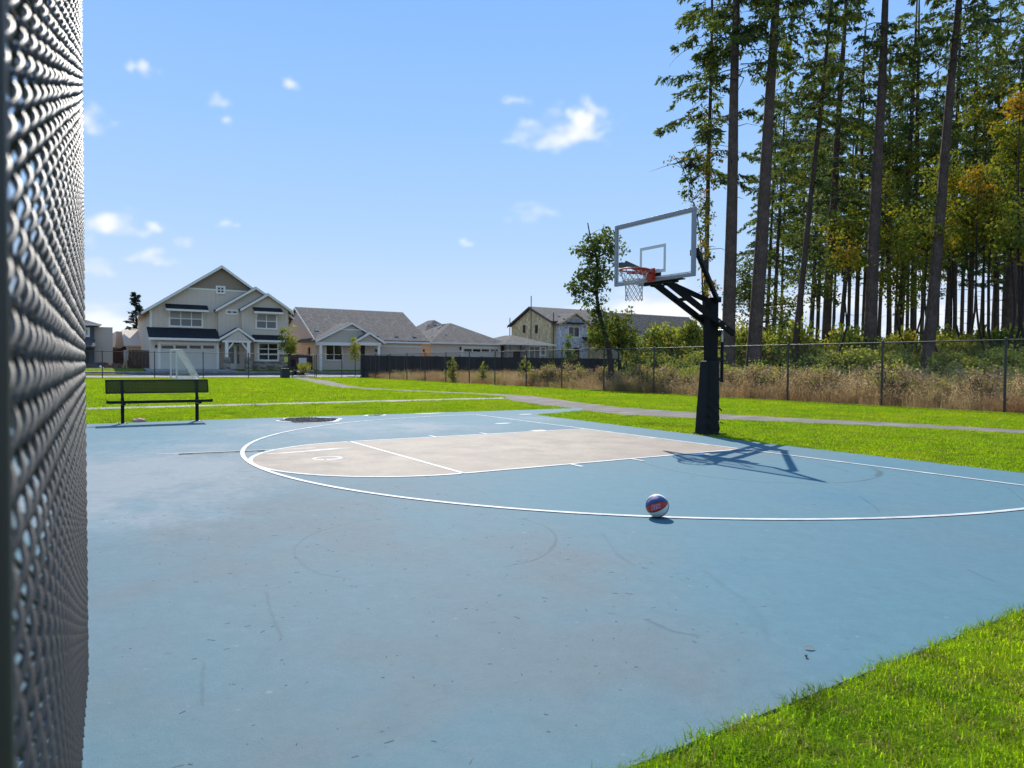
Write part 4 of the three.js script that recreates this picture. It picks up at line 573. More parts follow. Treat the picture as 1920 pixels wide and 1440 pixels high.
// single storey house with long grey roof
{
  const h = thing('low_grey_house', 'single storey house with long grey shingle roof and porch gable', 'house'); const XE = -63.5, g0 = 0.45;
  const zl = -13.45, zr = -26.2, ye = 3.62, XR = -71, yr = 7.36, s = (yr - ye) / (XE - XR), XB = -78.5;
  mesh('wall', prismZ([[XE - 0.5, g0], [XE - 0.5, ye + 0.5 * s - 0.08], [XR, yr - 0.08], [XB + 0.5, ye + 0.5 * s - 0.08], [XB + 0.5, g0]], zr + 0.4, zl - 0.25), H.lapBeige, h);
  const roof = mesh('roof', [slopeZ([XE, ye], [XR, yr], zr - 0.3, zl, 0.16), slopeZ([XB, ye], [XR, yr], zr - 0.3, zl, 0.16)], H.roof, h);
  mesh('rake_board', [prismZ([[XE, ye - 0.12], [XR, yr - 0.12], [XR, yr + 0.12], [XE, ye + 0.12]], zl + 0.001, zl + 0.05), prismZ([[XB, ye - 0.12], [XR, yr - 0.12], [XR, yr + 0.12], [XB, ye + 0.12]], zl + 0.001, zl + 0.05)], H.trim, roof);
  mesh('gutter', box(XE - 0.02, XE + 0.1, ye - 0.12, ye + 0.06, zr - 0.3, -20.4), H.trim, roof);
  vents(roof, [[-65.4, ye + 1.9 * s + 0.1, -14.2], [-64.6, ye + 1.1 * s + 0.12, -20.6], [-64.6, ye + 1.1 * s + 0.12, -22.9], [-64.6, ye + 1.1 * s + 0.12, -25.1]]);
  const XP = -62.5, pa = P2(658, 606.5, XP), pl = P2(590, 640.5, XP), pr = [2 * pa[0] - pl[0], pl[1]];
  const XQ = -61.9, qa = P2(691.7, 624.8, XQ), ql = P2(664, 641, XQ), qr = P2(718.5, 642.5, XQ);
  gableX(h, pl, pa, pr, XP + 0.3, XR + 1.5); mesh('porch_gable', prismX([[pl[0] - 0.4, pl[1] - 0.02], [pr[0] + 0.4, pl[1] - 0.02], [pa[0], pa[1] - 0.12]], XP, XP - 0.25), H.lapGrey, h);
  const yb = P2(660, 618, XP)[1]; mesh('belly_band', box(XP, XP + 0.03, yb - 0.07, yb + 0.06, pa[0] - 1.35, pa[0] + 1.35), H.trim, h);
  gableX(h, ql, qa, qr, XQ + 0.3, XE - 2); mesh('porch_gable', prismX([[ql[0] - 0.3, ql[1] - 0.02], [qr[0] + 0.3, ql[1] - 0.02], [qa[0], qa[1] - 0.12]], XQ, XQ - 0.25), H.lapGrey, h);
  mesh('porch_beam', [box(XP - 0.25, XP + 0.01, pl[1] - 0.34, pl[1] - 0.021, P2(668, 640, XP)[0], pl[0] - 0.2), box(XQ - 0.25, XQ + 0.01, ql[1] - 0.34, ql[1] - 0.021, qr[0] + 0.2, ql[0])], H.trim, h);
  for (const [u, xx] of [[602, XP], [711, XQ]]) { const z = P2(u, 650, xx)[0]; mesh('porch_post', box(xx - 0.25, xx - 0.01, g0, pl[1] - 0.341, z - 0.12, z + 0.12), H.trim, h); }
  const XW = XE - 0.5; windowOn(h, R4(609, 645, 643, 677, XW), XW, 2, 1, [H.winGlass], 0.12);
  { const q = R4(676, 646, 684, 690, XW); mesh('front_door', box(XW, XW + 0.05, g0, q[3], q[1], q[0]), H.dark, h); const gq = R4(713.5, 651, 787, 690, XW); const d = mesh('garage_door', [0, 1, 2, 3].map(i => box(XW, XW + 0.04, gq[2] + (gq[3] - gq[2]) * i / 4 + 0.006, gq[2] + (gq[3] - gq[2]) * (i + 1) / 4 - 0.006, gq[1], gq[0])), H.lapPale, h); mesh('garage_frame', box(XW, XW + 0.06, gq[3] + 0.001, gq[3] + 0.2, gq[1] - 0.2, gq[0] + 0.2), H.trim, d); for (const u of [705, 794]) { const p = onX(u, 657, XW); mesh('wall_lamp', box(XW, XW + 0.14, p.y - 0.18, p.y + 0.14, p.z - 0.09, p.z + 0.09), H.dark, h); } }
  // things fixed to the side wall
  const zw = zl - 0.25; mesh('utility_box', [box(-66.4, -66, 1.2, 2.9, zw, zw + 0.15), box(-68.5, -65.2, 0.5, 2.0, zw, zw + 0.5)], H.dark, h);
}
// hip roofed house
function hip(parent, x0, x1, z0, z1, ye, yr, run, ov = 0.5, mat = H.roof) { // footprint x0 > x1, z0 > z1; ridge along the longer side
  const X0 = x0 + ov, X1 = x1 - ov, Z0 = z0 + ov, Z1 = z1 - ov, dz = Z0 - Z1, dx = X0 - X1; let A, B;
  if (dz > dx) { A = V((X0 + X1) / 2, yr, Z0 - run); B = V((X0 + X1) / 2, yr, Z1 + run); } else { A = V(X0 - run, yr, (Z0 + Z1) / 2); B = V(X1 + run, yr, (Z0 + Z1) / 2); }
  const c = [V(X0, ye, Z0), V(X0, ye, Z1), V(X1, ye, Z1), V(X1, ye, Z0)], pos = [], T = (...q) => q.forEach(p => pos.push(p.x, p.y, p.z));
  if (dz > dx) { T(c[0], c[1], B, c[0], B, A); T(c[1], c[2], B); T(c[2], c[3], A, c[2], A, B); T(c[3], c[0], A); } else { T(c[3], c[0], A, c[3], A, B); T(c[0], c[1], A); T(c[1], c[2], B, c[1], B, A); T(c[2], c[3], B); }
  T(c[0], c[2], c[1], c[0], c[3], c[2]);
  const g = new THREE.BufferGeometry(); g.setAttribute('position', new THREE.Float32BufferAttribute(pos, 3)); g.computeVertexNormals();
  const roof = mesh('roof', metreUV(g), mat, parent); mesh('gutter', [box(X0 - 0.02, X0 + 0.08, ye - 0.12, ye + 0.04, Z1, Z0), box(X1, X0, ye - 0.12, ye + 0.04, Z0 - 0.02, Z0 + 0.08)], H.trim, roof); return roof;
}
{
  const h = thing('hip_roof_house', 'low house with broad grey hip roof behind the dark screen fence', 'house'), g0 = 0.45;
  mesh('wall', box(-64.5, -76, g0, 3.72, -36.6, -27.3), H.lapBeige, h);
  const roof = hip(h, -64.5, -76, -27.3, -37.2, 3.7, 6.35, 5.4);
  vents(roof, [[-70.2, 6.1, -31.0], [-70.6, 6.15, -31.8], [-70.9, 6.2, -32.6], [-71.2, 6.2, -33.4]]);
  mesh('roof_pipe', [rod(V(-67, 4.8, -28.5), V(-67, 5.5, -28.5), 0.07), rod(V(-66.2, 4.5, -30), V(-66.2, 5.0, -30), 0.06)], H.vent, h);
  mesh('wall', box(-64.0, -72, g0, 3.7, -43.3, -37.1), H.lapGrey, h);
  hip(h, -63.6, -73, -36.6, -43.4, 3.75, 5.0, 4.2);
  const X = -64.5, q = R4(868, 653, 934, 690, X); mesh('garage_frame', box(X, X + 0.05, g0, q[3] + 0.25, q[1] - 0.22, q[0] + 0.22), H.trim, h); const d = mesh('garage_door', box(X + 0.05, X + 0.07, g0, q[3], q[1], q[0]), H.door, h);
  for (let i = 0; i < 4; i++) { const a = q[0] + (q[1] - q[0]) * (i + 0.08) / 4, b = q[0] + (q[1] - q[0]) * (i + 0.92) / 4; mesh('door_light', box(X + 0.071, X + 0.08, q[3] - 0.42, q[3] - 0.12, b, a), H.winGlass, d); }
  for (const u of [863, 941]) { const p = onX(u, 653, X); mesh('wall_lamp', box(X, X + 0.14, p.y - 0.2, p.y + 0.16, p.z - 0.1, p.z + 0.1), H.dark, h); }
  const XW = -64.0; for (const u of [953, 982]) { const z = P2(u, 660, XW + 0.6)[0]; mesh('stone_pillar', box(XW + 0.2, XW + 0.7, g0, 3.6, z - 0.28, z + 0.28), H.stone, h); }
  windowOn(h, R4(991, 648, 1013, 675, XW), XW, 2, 1, [H.blindLow], 0.12); windowOn(h, R4(1013, 650, 1023, 667, XW), XW, 1, 1, [H.blindLow], 0.12); mesh('front_door', box(XW, XW + 0.05, g0, 2.9, P2(975, 660, XW)[0], P2(962, 660, XW)[0]), H.fenceBrown, h);  // front door here is added: brown slab standing for the shaded porch recess
}
{ const h = thing('far_roof_house', 'house with dark hip roof and small white roof vents behind its neighbours', 'house'); mesh('wall', box(-84, -96, 0.6, 4.0, -45, -34), H.lapBeige, h); const r = hip(h, -84, -96, -34, -45, 4.0, 8.0, 5.5, 0.6); vents(r, [[-88, 7.2, -38], [-88, 7.2, -39.2], [-88, 7.2, -40.4], [-86.2, 5.9, -36.6], [-86.2, 5.9, -37.6], [-86.2, 5.9, -38.6], [-86.2, 5.9, -39.6]]); }
// yellow house being built
{
  const h = thing('unfinished_yellow_house', 'unfinished two storey house with yellow side wall and white wrapped front', 'house'), XF = -66, g0 = 0.5;
  // ridge runs along z; the gable end faces the park
  const zG = onX(1040, 640, XF).z, pk = onZ(995.4, 577, zG), el = onZ(957, 611, zG), er = onZ(1036, 602, zG), zB = zG - 13;
  mesh('wall', prismZ([[er.x - 0.3, g0], [er.x - 0.3, er.y - 0.1], [pk.x, pk.y - 0.12], [el.x + 0.3, el.y - 0.1], [el.x + 0.3, g0]], zB, zG), H.osb, h);
  const roof = mesh('roof', [slopeZ([er.x + 0.25, er.y - 0.15], [pk.x, pk.y], zB - 0.3, zG + 0.35, 0.16), slopeZ([el.x - 0.25, el.y - 0.15], [pk.x, pk.y], zB - 0.3, zG + 0.35, 0.16)], H.roof, h);
  vents(roof, [[er.x - 1.4, er.y + 0.75, zG - 2.2], [er.x - 1.4, er.y + 0.75, zG - 3.2]]);
  mesh('rake_board', [prismZ([[er.x + 0.25, er.y - 0.3], [pk.x, pk.y - 0.16], [pk.x, pk.y + 0.1], [er.x + 0.25, er.y]], zG + 0.351, zG + 0.4), prismZ([[el.x - 0.25, el.y - 0.3], [pk.x, pk.y - 0.16], [pk.x, pk.y + 0.1], [el.x - 0.25, el.y]], zG + 0.351, zG + 0.4)], H.dark, roof);
  // white wrapped front bay
  const XB = er.x + 1.0, q = R4(1052, 606, 1102, 690, XB), a = P2(1078, 588, XB);
  mesh('wrapped_wall', prismX([[q[0], g0], [q[1], g0], [q[1], q[3]], [a[0], a[1] - 0.1], [q[0], q[3]]], XB, er.x - 0.31), H.wrap, h); gableX(h, [q[0] + 0.5, q[3] - 0.25], a, [q[1] - 0.5, q[3] - 0.25], XB + 0.35, er.x - 4, H.roof, 0.14, H.osb, 0.2);
  const w = R4(1065, 612, 1086.5, 633, XB); windowOn(h, w, XB, 2, 1, [H.winGlass], 0.08); const aw = R4(1062, 605, 1091, 608, XB); mesh('window_awning', box(XB, XB + 0.6, aw[2], aw[3], aw[1], aw[0]), H.dark, h);
  const dr = R4(1075, 652, 1086, 690, XB); mesh('front_door', box(XB, XB + 0.05, g0, dr[3], dr[1], dr[0]), H.fenceBrown, h);  // door is added: brown slab laid over the dark door opening
  const po = R4(1091, 634, 1120, 645, XB); mesh('porch_roof', slopeZ([XB + 1.6, po[2]], [XB, po[3]], po[1], po[0], 0.12), H.roofDark, h);
  // marks printed on the wrap
  { const r = rng(23), g = []; for (let i = 0; i < 60; i++) { const z = lerp(q[0] - 0.2, q[1] + 0.2, r()), y = lerp(3, q[3] + 0.5, r()); if (z < w[0] + 0.2 && z > w[1] - 0.2 && y > w[2] - 0.15 && y < w[3] + 0.3) continue; g.push(box(XB + 0.001, XB + 0.006, y, y + 0.05 + r() * 0.08, z, z + 0.08 + r() * 0.3)); } mesh('wrap_print', g, H.slate, h); }
  for (const u of [983, 1006]) { const p = onZ(u, 617, zG); mesh('wall_vent', box(p.x - 0.3, p.x + 0.3, p.y - 0.55, p.y + 0.55, zG, zG + 0.05), H.fenceBrown, h); }
  // scaffold poles
  for (const [u, v0, v1] of [[995, 555, 690], [1037, 586, 690], [955.5, 596, 690]]) { const b = onZ(u, v1, zG + 0.8), tp = onZ(u, v0, zG + 0.8); mesh('scaffold_pole', rod(V(b.x, g0, b.z), V(b.x, tp.y, b.z), 0.06, 8), H.dark, h); }
}
// grey roofed house behind the small tree
{
  const h = thing('grey_gable_house', 'house with plain grey roof and side gable behind the small tree', 'house'), X = -62; const [z0, yA] = P2(1190, 606, X), [z1, yB] = P2(1345, 594, X), ye = P2(1240, 655, X)[1];
  mesh('wall', box(X - 1, X - 11, 0.4, ye + 0.4, z1, z0 - 0.3), H.lapGrey, h);
  const roof = mesh('roof', [slopeZ([X, ye], [X - 6, (yA + yB) / 2 + 0.9], z1 - 0.5, z0, 0.16), slopeZ([X - 12, ye], [X - 6, (yA + yB) / 2 + 0.9], z1 - 0.5, z0, 0.16)], H.roof, h);
  mesh('roof_pipe', rod(V(X - 3, ye + 2, z0 - 5), V(X - 3, ye + 3.1, z0 - 5), 0.08), H.vent, roof);
  const a = P2(1290, 618, X + 0.6), l = P2(1238, 650, X + 0.6); gableX(h, l, a, [2 * a[0] - l[0], l[1]], X + 1.4, X - 4); mesh('porch_gable', prismX([[l[0] - 0.3, l[1]], [2 * a[0] - l[0] + 0.3, l[1]], [a[0], a[1] - 0.1]], X + 1, X + 0.8), H.lapGrey, h); mesh('porch_beam', box(X + 0.8, X + 1.05, l[1] - 0.5, l[1], 2 * a[0] - l[0], l[0]), H.slate, h);
}
{ const h = thing('distant_dark_roof_house', 'distant house with dark roof seen between the tall trunks', 'house'); const p = atDepth(1395, 625, 95); mesh('wall', box(p.x - 5, p.x + 4, 0.3, 3.5, p.z - 6, p.z + 5), H.lapGrey, h); hip(h, p.x + 4, p.x - 5, p.z + 5, p.z - 6, 3.4, 6.0, 4.5, 0.5, H.roof); }
for (const [u, v, d, w, lab] of [[1500, 645, 120, 12, 'distant low house with grey roof behind the undergrowth'], [1690, 640, 130, 16, 'distant wide house with grey roof deep behind the wood'], [1830, 640, 125, 13, 'distant house with pale wall behind the right part of the wood']]) { const h = thing('distant_house', lab, 'house', 'distant houses behind the wood'); const p = atDepth(u, v, d); mesh('wall', box(p.x - 5, p.x + 5, 0.2, 3.2, p.z - w / 2, p.z + w / 2), d === 125 ? H.lapPale : H.lapGrey, h); hip(h, p.x + 5, p.x - 5, p.z + w / 2, p.z - w / 2, 3.1, 5.6, 4.6, 0.5, H.roof); }
// slate blue house at the left and the pale house next to it
{
  const h = thing('slate_house', 'dark slate two storey house partly hidden by the near fence', 'house'), X = -72; const q = R4(140, 608, 177, 690, X);
  mesh('wall', box(X, X - 9, 0.4, q[3], q[1], q[0] + 6), H.slate, h); mesh('side_wall', box(X - 0.5, X - 9, 0.4, q[3] - 0.2, q[1] - 1.6, q[1] - 0.001), H.lapPale, h);
  hip(h, X, X - 9, q[0] + 6, q[1], q[3], q[3] + 1.6, 4.3, 0.6); windowOn(h, R4(156.5, 614, 168.5, 632, X), X, 1, 1, [H.blind], 0.16); const pr = R4(140, 645, 178, 652, X); mesh('porch_roof', slopeZ([X + 1.8, pr[2]], [X, pr[3] + 0.4], pr[1], pr[0] + 5, 0.12), H.roof, h); mesh('garage_door', box(X, X + 0.04, 0.5, pr[2] - 0.3, q[1] + 0.5, q[0] + 3), H.dark, h);
}
{
  const h = thing('pale_side_house', 'pale house with tan roofs beside the brown board fence', 'house'), X = -78; const q = R4(218, 622, 276, 690, X);
  mesh('wall', box(X, X - 8, 0.5, q[3], q[1] - 4, q[0]), H.lapPale, h); mesh('upper_roof', slopeZ([X + 2.2, q[3] - 2.0], [X - 0.3, q[3] + 0.2], q[1] - 4, q[0] - 1.4, 0.15), H.lapBeige, h);
  const l = R4(232, 650, 276, 690, X + 3); mesh('lower_wall', box(X, X + 3, 0.5, l[3], l[1] - 4, l[0] - 0.3), H.lapPale, h); mesh('lower_roof', slopeZ([X + 3.5, l[3]], [X, l[3] + 1.7], l[1] - 4, l[0], 0.15), H.lapBeige, h);
}
// brown board fence beside the beige house
{ const t = thing('brown_board_fence', 'dark brown board fence beside the beige house', 'fence'); const q = R4(241, 658, 283, 693, -66); const n = 16, w = (q[0] - q[1]) / n; for (let i = 0; i < n; i++) mesh('board', box(-66 + (i % 2) * 0.01, -66.03 + (i % 2) * 0.01, 0.5, q[3] - (i % 3) * 0.012, q[1] + i * w + 0.006, q[1] + (i + 1) * w - 0.006), H.fenceBrown, t); mesh('cap_rail', box(-66.08, -65.95, q[3], q[3] + 0.06, q[1], q[0]), H.fenceBrown, t); }
// dark screen fence along the street
{
  const t = thing('dark_screen_fence', 'black boarded screen fence running along the street behind the field', 'fence'); const zEnd = -75; let k = 0;
  for (let z = FENCE_Z - 0.1; z > zEnd; z -= 2.4) { for (let b = 0; b < 6; b++) mesh('board', box(-50.02 - (b % 2) * 0.012, -50.05 - (b % 2) * 0.012, 0.03, 1.94 + 0.01 * noise(k++, 1), z - b * 0.4 - 0.393, z - b * 0.4 - 0.007), H.screen, t); mesh('post', box(-49.9, -50.0, 0, 2.0, z - 0.05, z + 0.05), H.screen, t); }
}
// building site: earth mounds, timber, tape
{
  const mound = (name, label, u, v, d, rx, h, seed, mat) => { const p = atDepth(u, v, d); const g = new THREE.SphereGeometry(1, 40, 20, 0, 6.2832, 0, Math.PI / 2), q = g.attributes.position; for (let i = 0; i < q.count; i++) { const k = 1 + 0.45 * fbm(q.getX(i) * 2 + seed, q.getZ(i) * 2, q.getY(i) * 2, 4); q.setXYZ(i, q.getX(i) * rx * 0.6 * k, q.getY(i) * h * k, q.getZ(i) * rx * k); } g.computeVertexNormals(); const m = mesh(name, g, mat); m.position.set(p.x, 0.15, p.z); tag(m, label, 'mound'); };
  const dirt = std(lin(0.10, 0.045, 0.028), { roughness: 1, map: rep(blotch, 4), bumpMap: rep(grit, 6), bumpScale: 0.08 }), tan = std(lin(0.36, 0.20, 0.11), { roughness: 1, map: rep(blotch, 4), bumpMap: rep(grit, 6), bumpScale: 0.08 }), gravel = std(lin(0.24, 0.21, 0.19), { roughness: 1, map: rep(blotch, 4), bumpMap: rep(grit, 6), bumpScale: 0.06 });
  mound('earth_mound', 'big heap of dark red brown earth beyond the street', 205, 680, 76, 4.2, 1.9, 1, dirt); mound('earth_mound', 'second dark earth heap leaning against the timber frame', 228, 676, 74, 2.2, 2.6, 4, dirt);
  mound('sand_heap', 'small heap of tan sand at the foot of the dark earth', 216, 698, 70, 1.3, 0.9, 7, tan); mound('gravel_heap', 'low grey gravel heap at the building site', 172, 692, 70, 3.2, 1.1, 9, gravel);
  const wood = std(lin(0.44, 0.31, 0.17), { roughness: 0.85 });
  { const t = thing('timber_brace', 'raw timber brace frame standing beside the earth heap', 'timber frame'); const P = (u, v) => atDepth(u, v, 68); for (const [a, b] of [[[229, 700], [236, 668]], [[238, 700], [236, 660]], [[231, 700], [240, 690]]]) mesh('timber', bar(P(...a), P(...b), 0.09, 0.14), wood, t); mesh('panel', bar(P(232, 666), P(240, 666), 0.06, 1.0), std(lin(0.38, 0.37, 0.36)), t); }
  { const t = thing('barrier_tape', 'yellow barrier tape strung along the building site', 'tape'); const a = onX(150, 701.5, -58), b = onX(232, 703, -58); mesh('tape', bar(a, b, 0.02, 0.12), std(lin(0.75, 0.48, 0.03), { roughness: 0.5 }), t); for (const u of [160, 190, 231]) { const p = onX(u, 703, -58.02); mesh('stake', box(p.x - 0.03, p.x, 0.1, p.y + 0.2, p.z - 0.02, p.z + 0.02), wood, t); } }
  { const t = thing('white_pipe', 'white plastic pipe propped up at the building site', 'pipe'); mesh('pipe_run', tube([[atDepth(187, 687, 67), 0.09], [atDepth(194, 691, 67), 0.09], [atDepth(196, 698, 67), 0.09], [atDepth(205, 707.5, 66), 0.09]], 10), std(lin(0.75, 0.74, 0.7)), t); }
  { const p = atDepth(243, 695, 66); const m = mesh('foam_block', new RoundedBoxGeometry(0.5, 0.35, 0.5, 2, 0.03), std(lin(0.7, 0.69, 0.66))); m.position.set(p.x, p.y, p.z); const t = thing('pallet_stack', 'small pallet stack with pale foam block on top', 'pallet'); mesh('pallet', [box(p.x - 0.4, p.x + 0.4, 0.3, p.y - 0.18, p.z - 0.4, p.z + 0.4)], wood, t); tag(m, 'pale foam block lying on the small pallet stack', 'block'); }
}
// waste bin, bag dispenser and sign by the gate
{
  const p = onX(534, 708, -49.2); const t = thing('waste_bin', 'dark green waste bin standing on the lawn beside the gate', 'bin'); const G = std(lin(0.012, 0.03, 0.024), { roughness: 0.5 });
  { const g = new RoundedBoxGeometry(0.6, 0.7, 0.62, 2, 0.04); g.translate(p.x, 0.36, p.z); mesh('bin_body', g, G, t); const l = new RoundedBoxGeometry(0.66, 0.08, 0.68, 2, 0.03); l.translate(p.x, 0.74, p.z); mesh('lid', l, G, t); }
  const s = thing('notice_sign', 'small yellow notice on the fence beside the gate', 'sign'); const q = R4(533, 669, 540, 679, -49.9); mesh('sign_plate', box(-49.93, -49.9, q[2], q[3], q[1], q[0]), std(lin(0.62, 0.52, 0.12)), s); mesh('sign_fixing', rod(V(-50, (q[2] + q[3]) / 2, (q[0] + q[1]) / 2), V(-49.93, (q[2] + q[3]) / 2, (q[0] + q[1]) / 2), 0.02), M.blackMetal, s);
  const b = thing('bag_dispenser', 'black post with bag dispenser box beside the gate', 'dispenser'); const zz = onX(549, 700, -49.6).z; mesh('post', rod(V(-49.6, 0, zz), V(-49.6, 1.6, zz), 0.035), M.blackMetal, b); mesh('dispenser_box', box(-49.68, -49.45, 0.95, 1.5, zz - 0.2, zz + 0.2), M.blackMetal, b);
}
// parked trailer behind the gate
{ const t = thing('parked_trailer', 'dark utility trailer with pale panel parked beyond the gate', 'trailer'); const X = -58; const q = R4(551, 664, 578, 688, X); mesh('body', box(X, X - 2.2, 0.55, q[3], q[1], q[0]), H.fenceBrown, t); const p = R4(560, 671, 574.5, 681, X); mesh('panel', box(X, X + 0.03, p[2], p[3], p[1], p[0]), std(lin(0.5, 0.5, 0.5)), t); mesh('bumper', box(X, X + 0.2, 0.62, 0.72, q[1] - 0.2, q[0] - 0.4), H.vent, t); for (const z of [q[0] - 0.3, q[1] + 0.3]) { const g = new THREE.CylinderGeometry(0.33, 0.33, 0.2, 20); g.rotateX(Math.PI / 2); g.translate(X - 0.8, 0.48, z); const w = mesh('wheel', g, H.dark, t); const g2 = new THREE.CylinderGeometry(0.17, 0.17, 0.22, 14); g2.rotateX(Math.PI / 2); g2.translate(X - 0.8, 0.48, z); mesh('rim', g2, M.steel, w); } }
// soccer goal
{
  const t = thing('soccer_goal', 'white soccer goal with net on the far lawn', 'goal'); const x0 = -45.2, x1 = -48.4, zf = 1.75, zb = 0.25, hh = 2.08, Wm = std(lin(0.68, 0.66, 0.58), { roughness: 0.5 });
  for (const x of [x0, x1]) { mesh('upright', rod(V(x, 0, zf), V(x, hh, zf), 0.055, 10), Wm, t); mesh('back_stay', [rod(V(x, hh, zf - 0.02), V(x, hh, zf - 0.35), 0.04, 8), rod(V(x, hh, zf - 0.35), V(x, 0.03, zb), 0.04, 8)], Wm, t); mesh('ground_bar', rod(V(x, 0.04, zf), V(x, 0.04, zb), 0.04, 8), Wm, t); }
  mesh('crossbar', rod(V(x0, hh, zf), V(x1, hh, zf), 0.055, 10), Wm, t); mesh('back_bar', rod(V(x0, 0.04, zb), V(x1, 0.04, zb), 0.04, 8), Wm, t);
  const g = [], N = M.netCord, n = 14; for (const x of [x0, x1]) for (let i = 0; i <= 9; i++) { const f = i / 9, y = hh * (1 - f); g.push(rod(V(x, y, zf), V(x, y, lerp(zf - 0.35, zb, f)), 0.008, 3)); const z = lerp(zf, zb, f); g.push(rod(V(x, 0.04, z), V(x, z > zf - 0.35 ? hh : hh * (z - zb) / (zf - 0.35 - zb), z), 0.008, 3)); }
  for (let i = 0; i <= n; i++) { const x = lerp(x0, x1, i / n); g.push(rod(V(x, hh, zf - 0.35), V(x, 0.04, zb), 0.008, 3)); } for (let i = 0; i <= 12; i++) { const f = i / 12; g.push(rod(V(x0, hh * (1 - f), lerp(zf - 0.35, zb, f)), V(x1, hh * (1 - f), lerp(zf - 0.35, zb, f)), 0.008, 3)); }
  mesh('net', g, Wm, t).userData.kind = 'stuff';
}

// ------------------------------------------------------------------ trees, shrubs and dry grass
const barkTex = dataTex(256, (u, v) => { const f = tileFbm(u, v, 5, 4), ridge = Math.abs(Math.sin((u * 14 + f * 1.6) * Math.PI)), g = 0.3 + 0.6 * ridge + tileFbm(u, v, 20, 2, 3) * 0.5 + tileFbm(u, v, 3, 3, 8) * 0.5; return [g, g * 0.97, g * 0.93]; }, true);
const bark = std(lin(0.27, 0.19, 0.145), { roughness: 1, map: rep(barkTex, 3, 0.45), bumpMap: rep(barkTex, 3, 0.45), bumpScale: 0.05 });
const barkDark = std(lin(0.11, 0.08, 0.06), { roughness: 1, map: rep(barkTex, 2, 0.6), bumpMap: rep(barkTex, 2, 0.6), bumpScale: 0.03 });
const pick = (pal, r) => { const c = pal[Math.floor(r() * pal.length)], k = 0.8 + r() * 0.4; return [c[0] * k, c[1] * k, c[2] * k]; };
const rdir = r => { const z = r() * 2 - 1, a = r() * 6.2832, q = Math.sqrt(1 - z * z); return V(q * Math.cos(a), z, q * Math.sin(a)); };
const PAL = {
  fir: [[0.115, 0.155, 0.03], [0.15, 0.19, 0.035], [0.09, 0.125, 0.03], [0.20, 0.235, 0.035]],
  firDark: [[0.025, 0.04, 0.02], [0.03, 0.055, 0.024]],
  maple: [[0.22, 0.27, 0.02], [0.31, 0.32, 0.02], [0.44, 0.33, 0.015], [0.16, 0.21, 0.02], [0.27, 0.28, 0.02]],
  mapleOrange: [[0.52, 0.32, 0.015], [0.56, 0.25, 0.015], [0.44, 0.34, 0.015], [0.28, 0.28, 0.02]],
  leafGreen: [[0.12, 0.16, 0.025], [0.16, 0.20, 0.03], [0.10, 0.14, 0.025], [0.20, 0.23, 0.03]],
  shrub: [[0.32, 0.36, 0.04], [0.44, 0.45, 0.05], [0.22, 0.26, 0.035], [0.50, 0.44, 0.06]],
  dry: [[0.48, 0.34, 0.16], [0.58, 0.44, 0.24], [0.34, 0.21, 0.10], [0.42, 0.23, 0.11]],
};
// leafy crown: clumps of leaves on twigs inside ellipsoids [centre, radius vector, leaf count]
function leafCrown(seed, trunkAt, ells, size, pal, opt = {}) {
  const r = rng(seed), s = new Soup(), tw = [];
  for (const [c, R, n] of ells) {
    const clumps = Math.max(4, Math.round(n / (opt.per || 26)));
    for (let k = 0; k < clumps; k++) {
      const d = rdir(r), q = Math.pow(r(), 0.45), cc = c.clone().add(V(d.x * R.x * q, d.y * R.y * q, d.z * R.z * q)), cr = (opt.clump || 0.42) * (0.6 + r() * 0.8), col = pick(pal, r), root = trunkAt(cc, r);
      if (root) { const m = root.clone().lerp(cc, 0.55).add(V((r() - 0.5) * 0.2, (opt.sag ?? 0.12) * (r() + 0.3), (r() - 0.5) * 0.2)); const L = root.distanceTo(cc); tw.push(tube([[root, 0.006 + 0.012 * L], [m, 0.004 + 0.006 * L], [cc, 0.004]], 4, false)); }
      for (let i = 0; i < n / clumps; i++) { const e = rdir(r), f = Math.pow(r(), 0.5) * cr, o = cc.clone().addScaledVector(e, f); const dir = rdir(r).add(V(0, -0.45, 0)).normalize(), sd = new THREE.Vector3().crossVectors(dir, rdir(r)).normalize(), L = size * (0.6 + r() * 0.7), k2 = 0.8 + r() * 0.4; s.leaf(o, dir, sd, L, L * (opt.ratio || 0.75), r() < 0.15 ? pick(pal, r) : col.map(x => x * k2)); }
    }
  }
  return [s.geo(), tw];
}
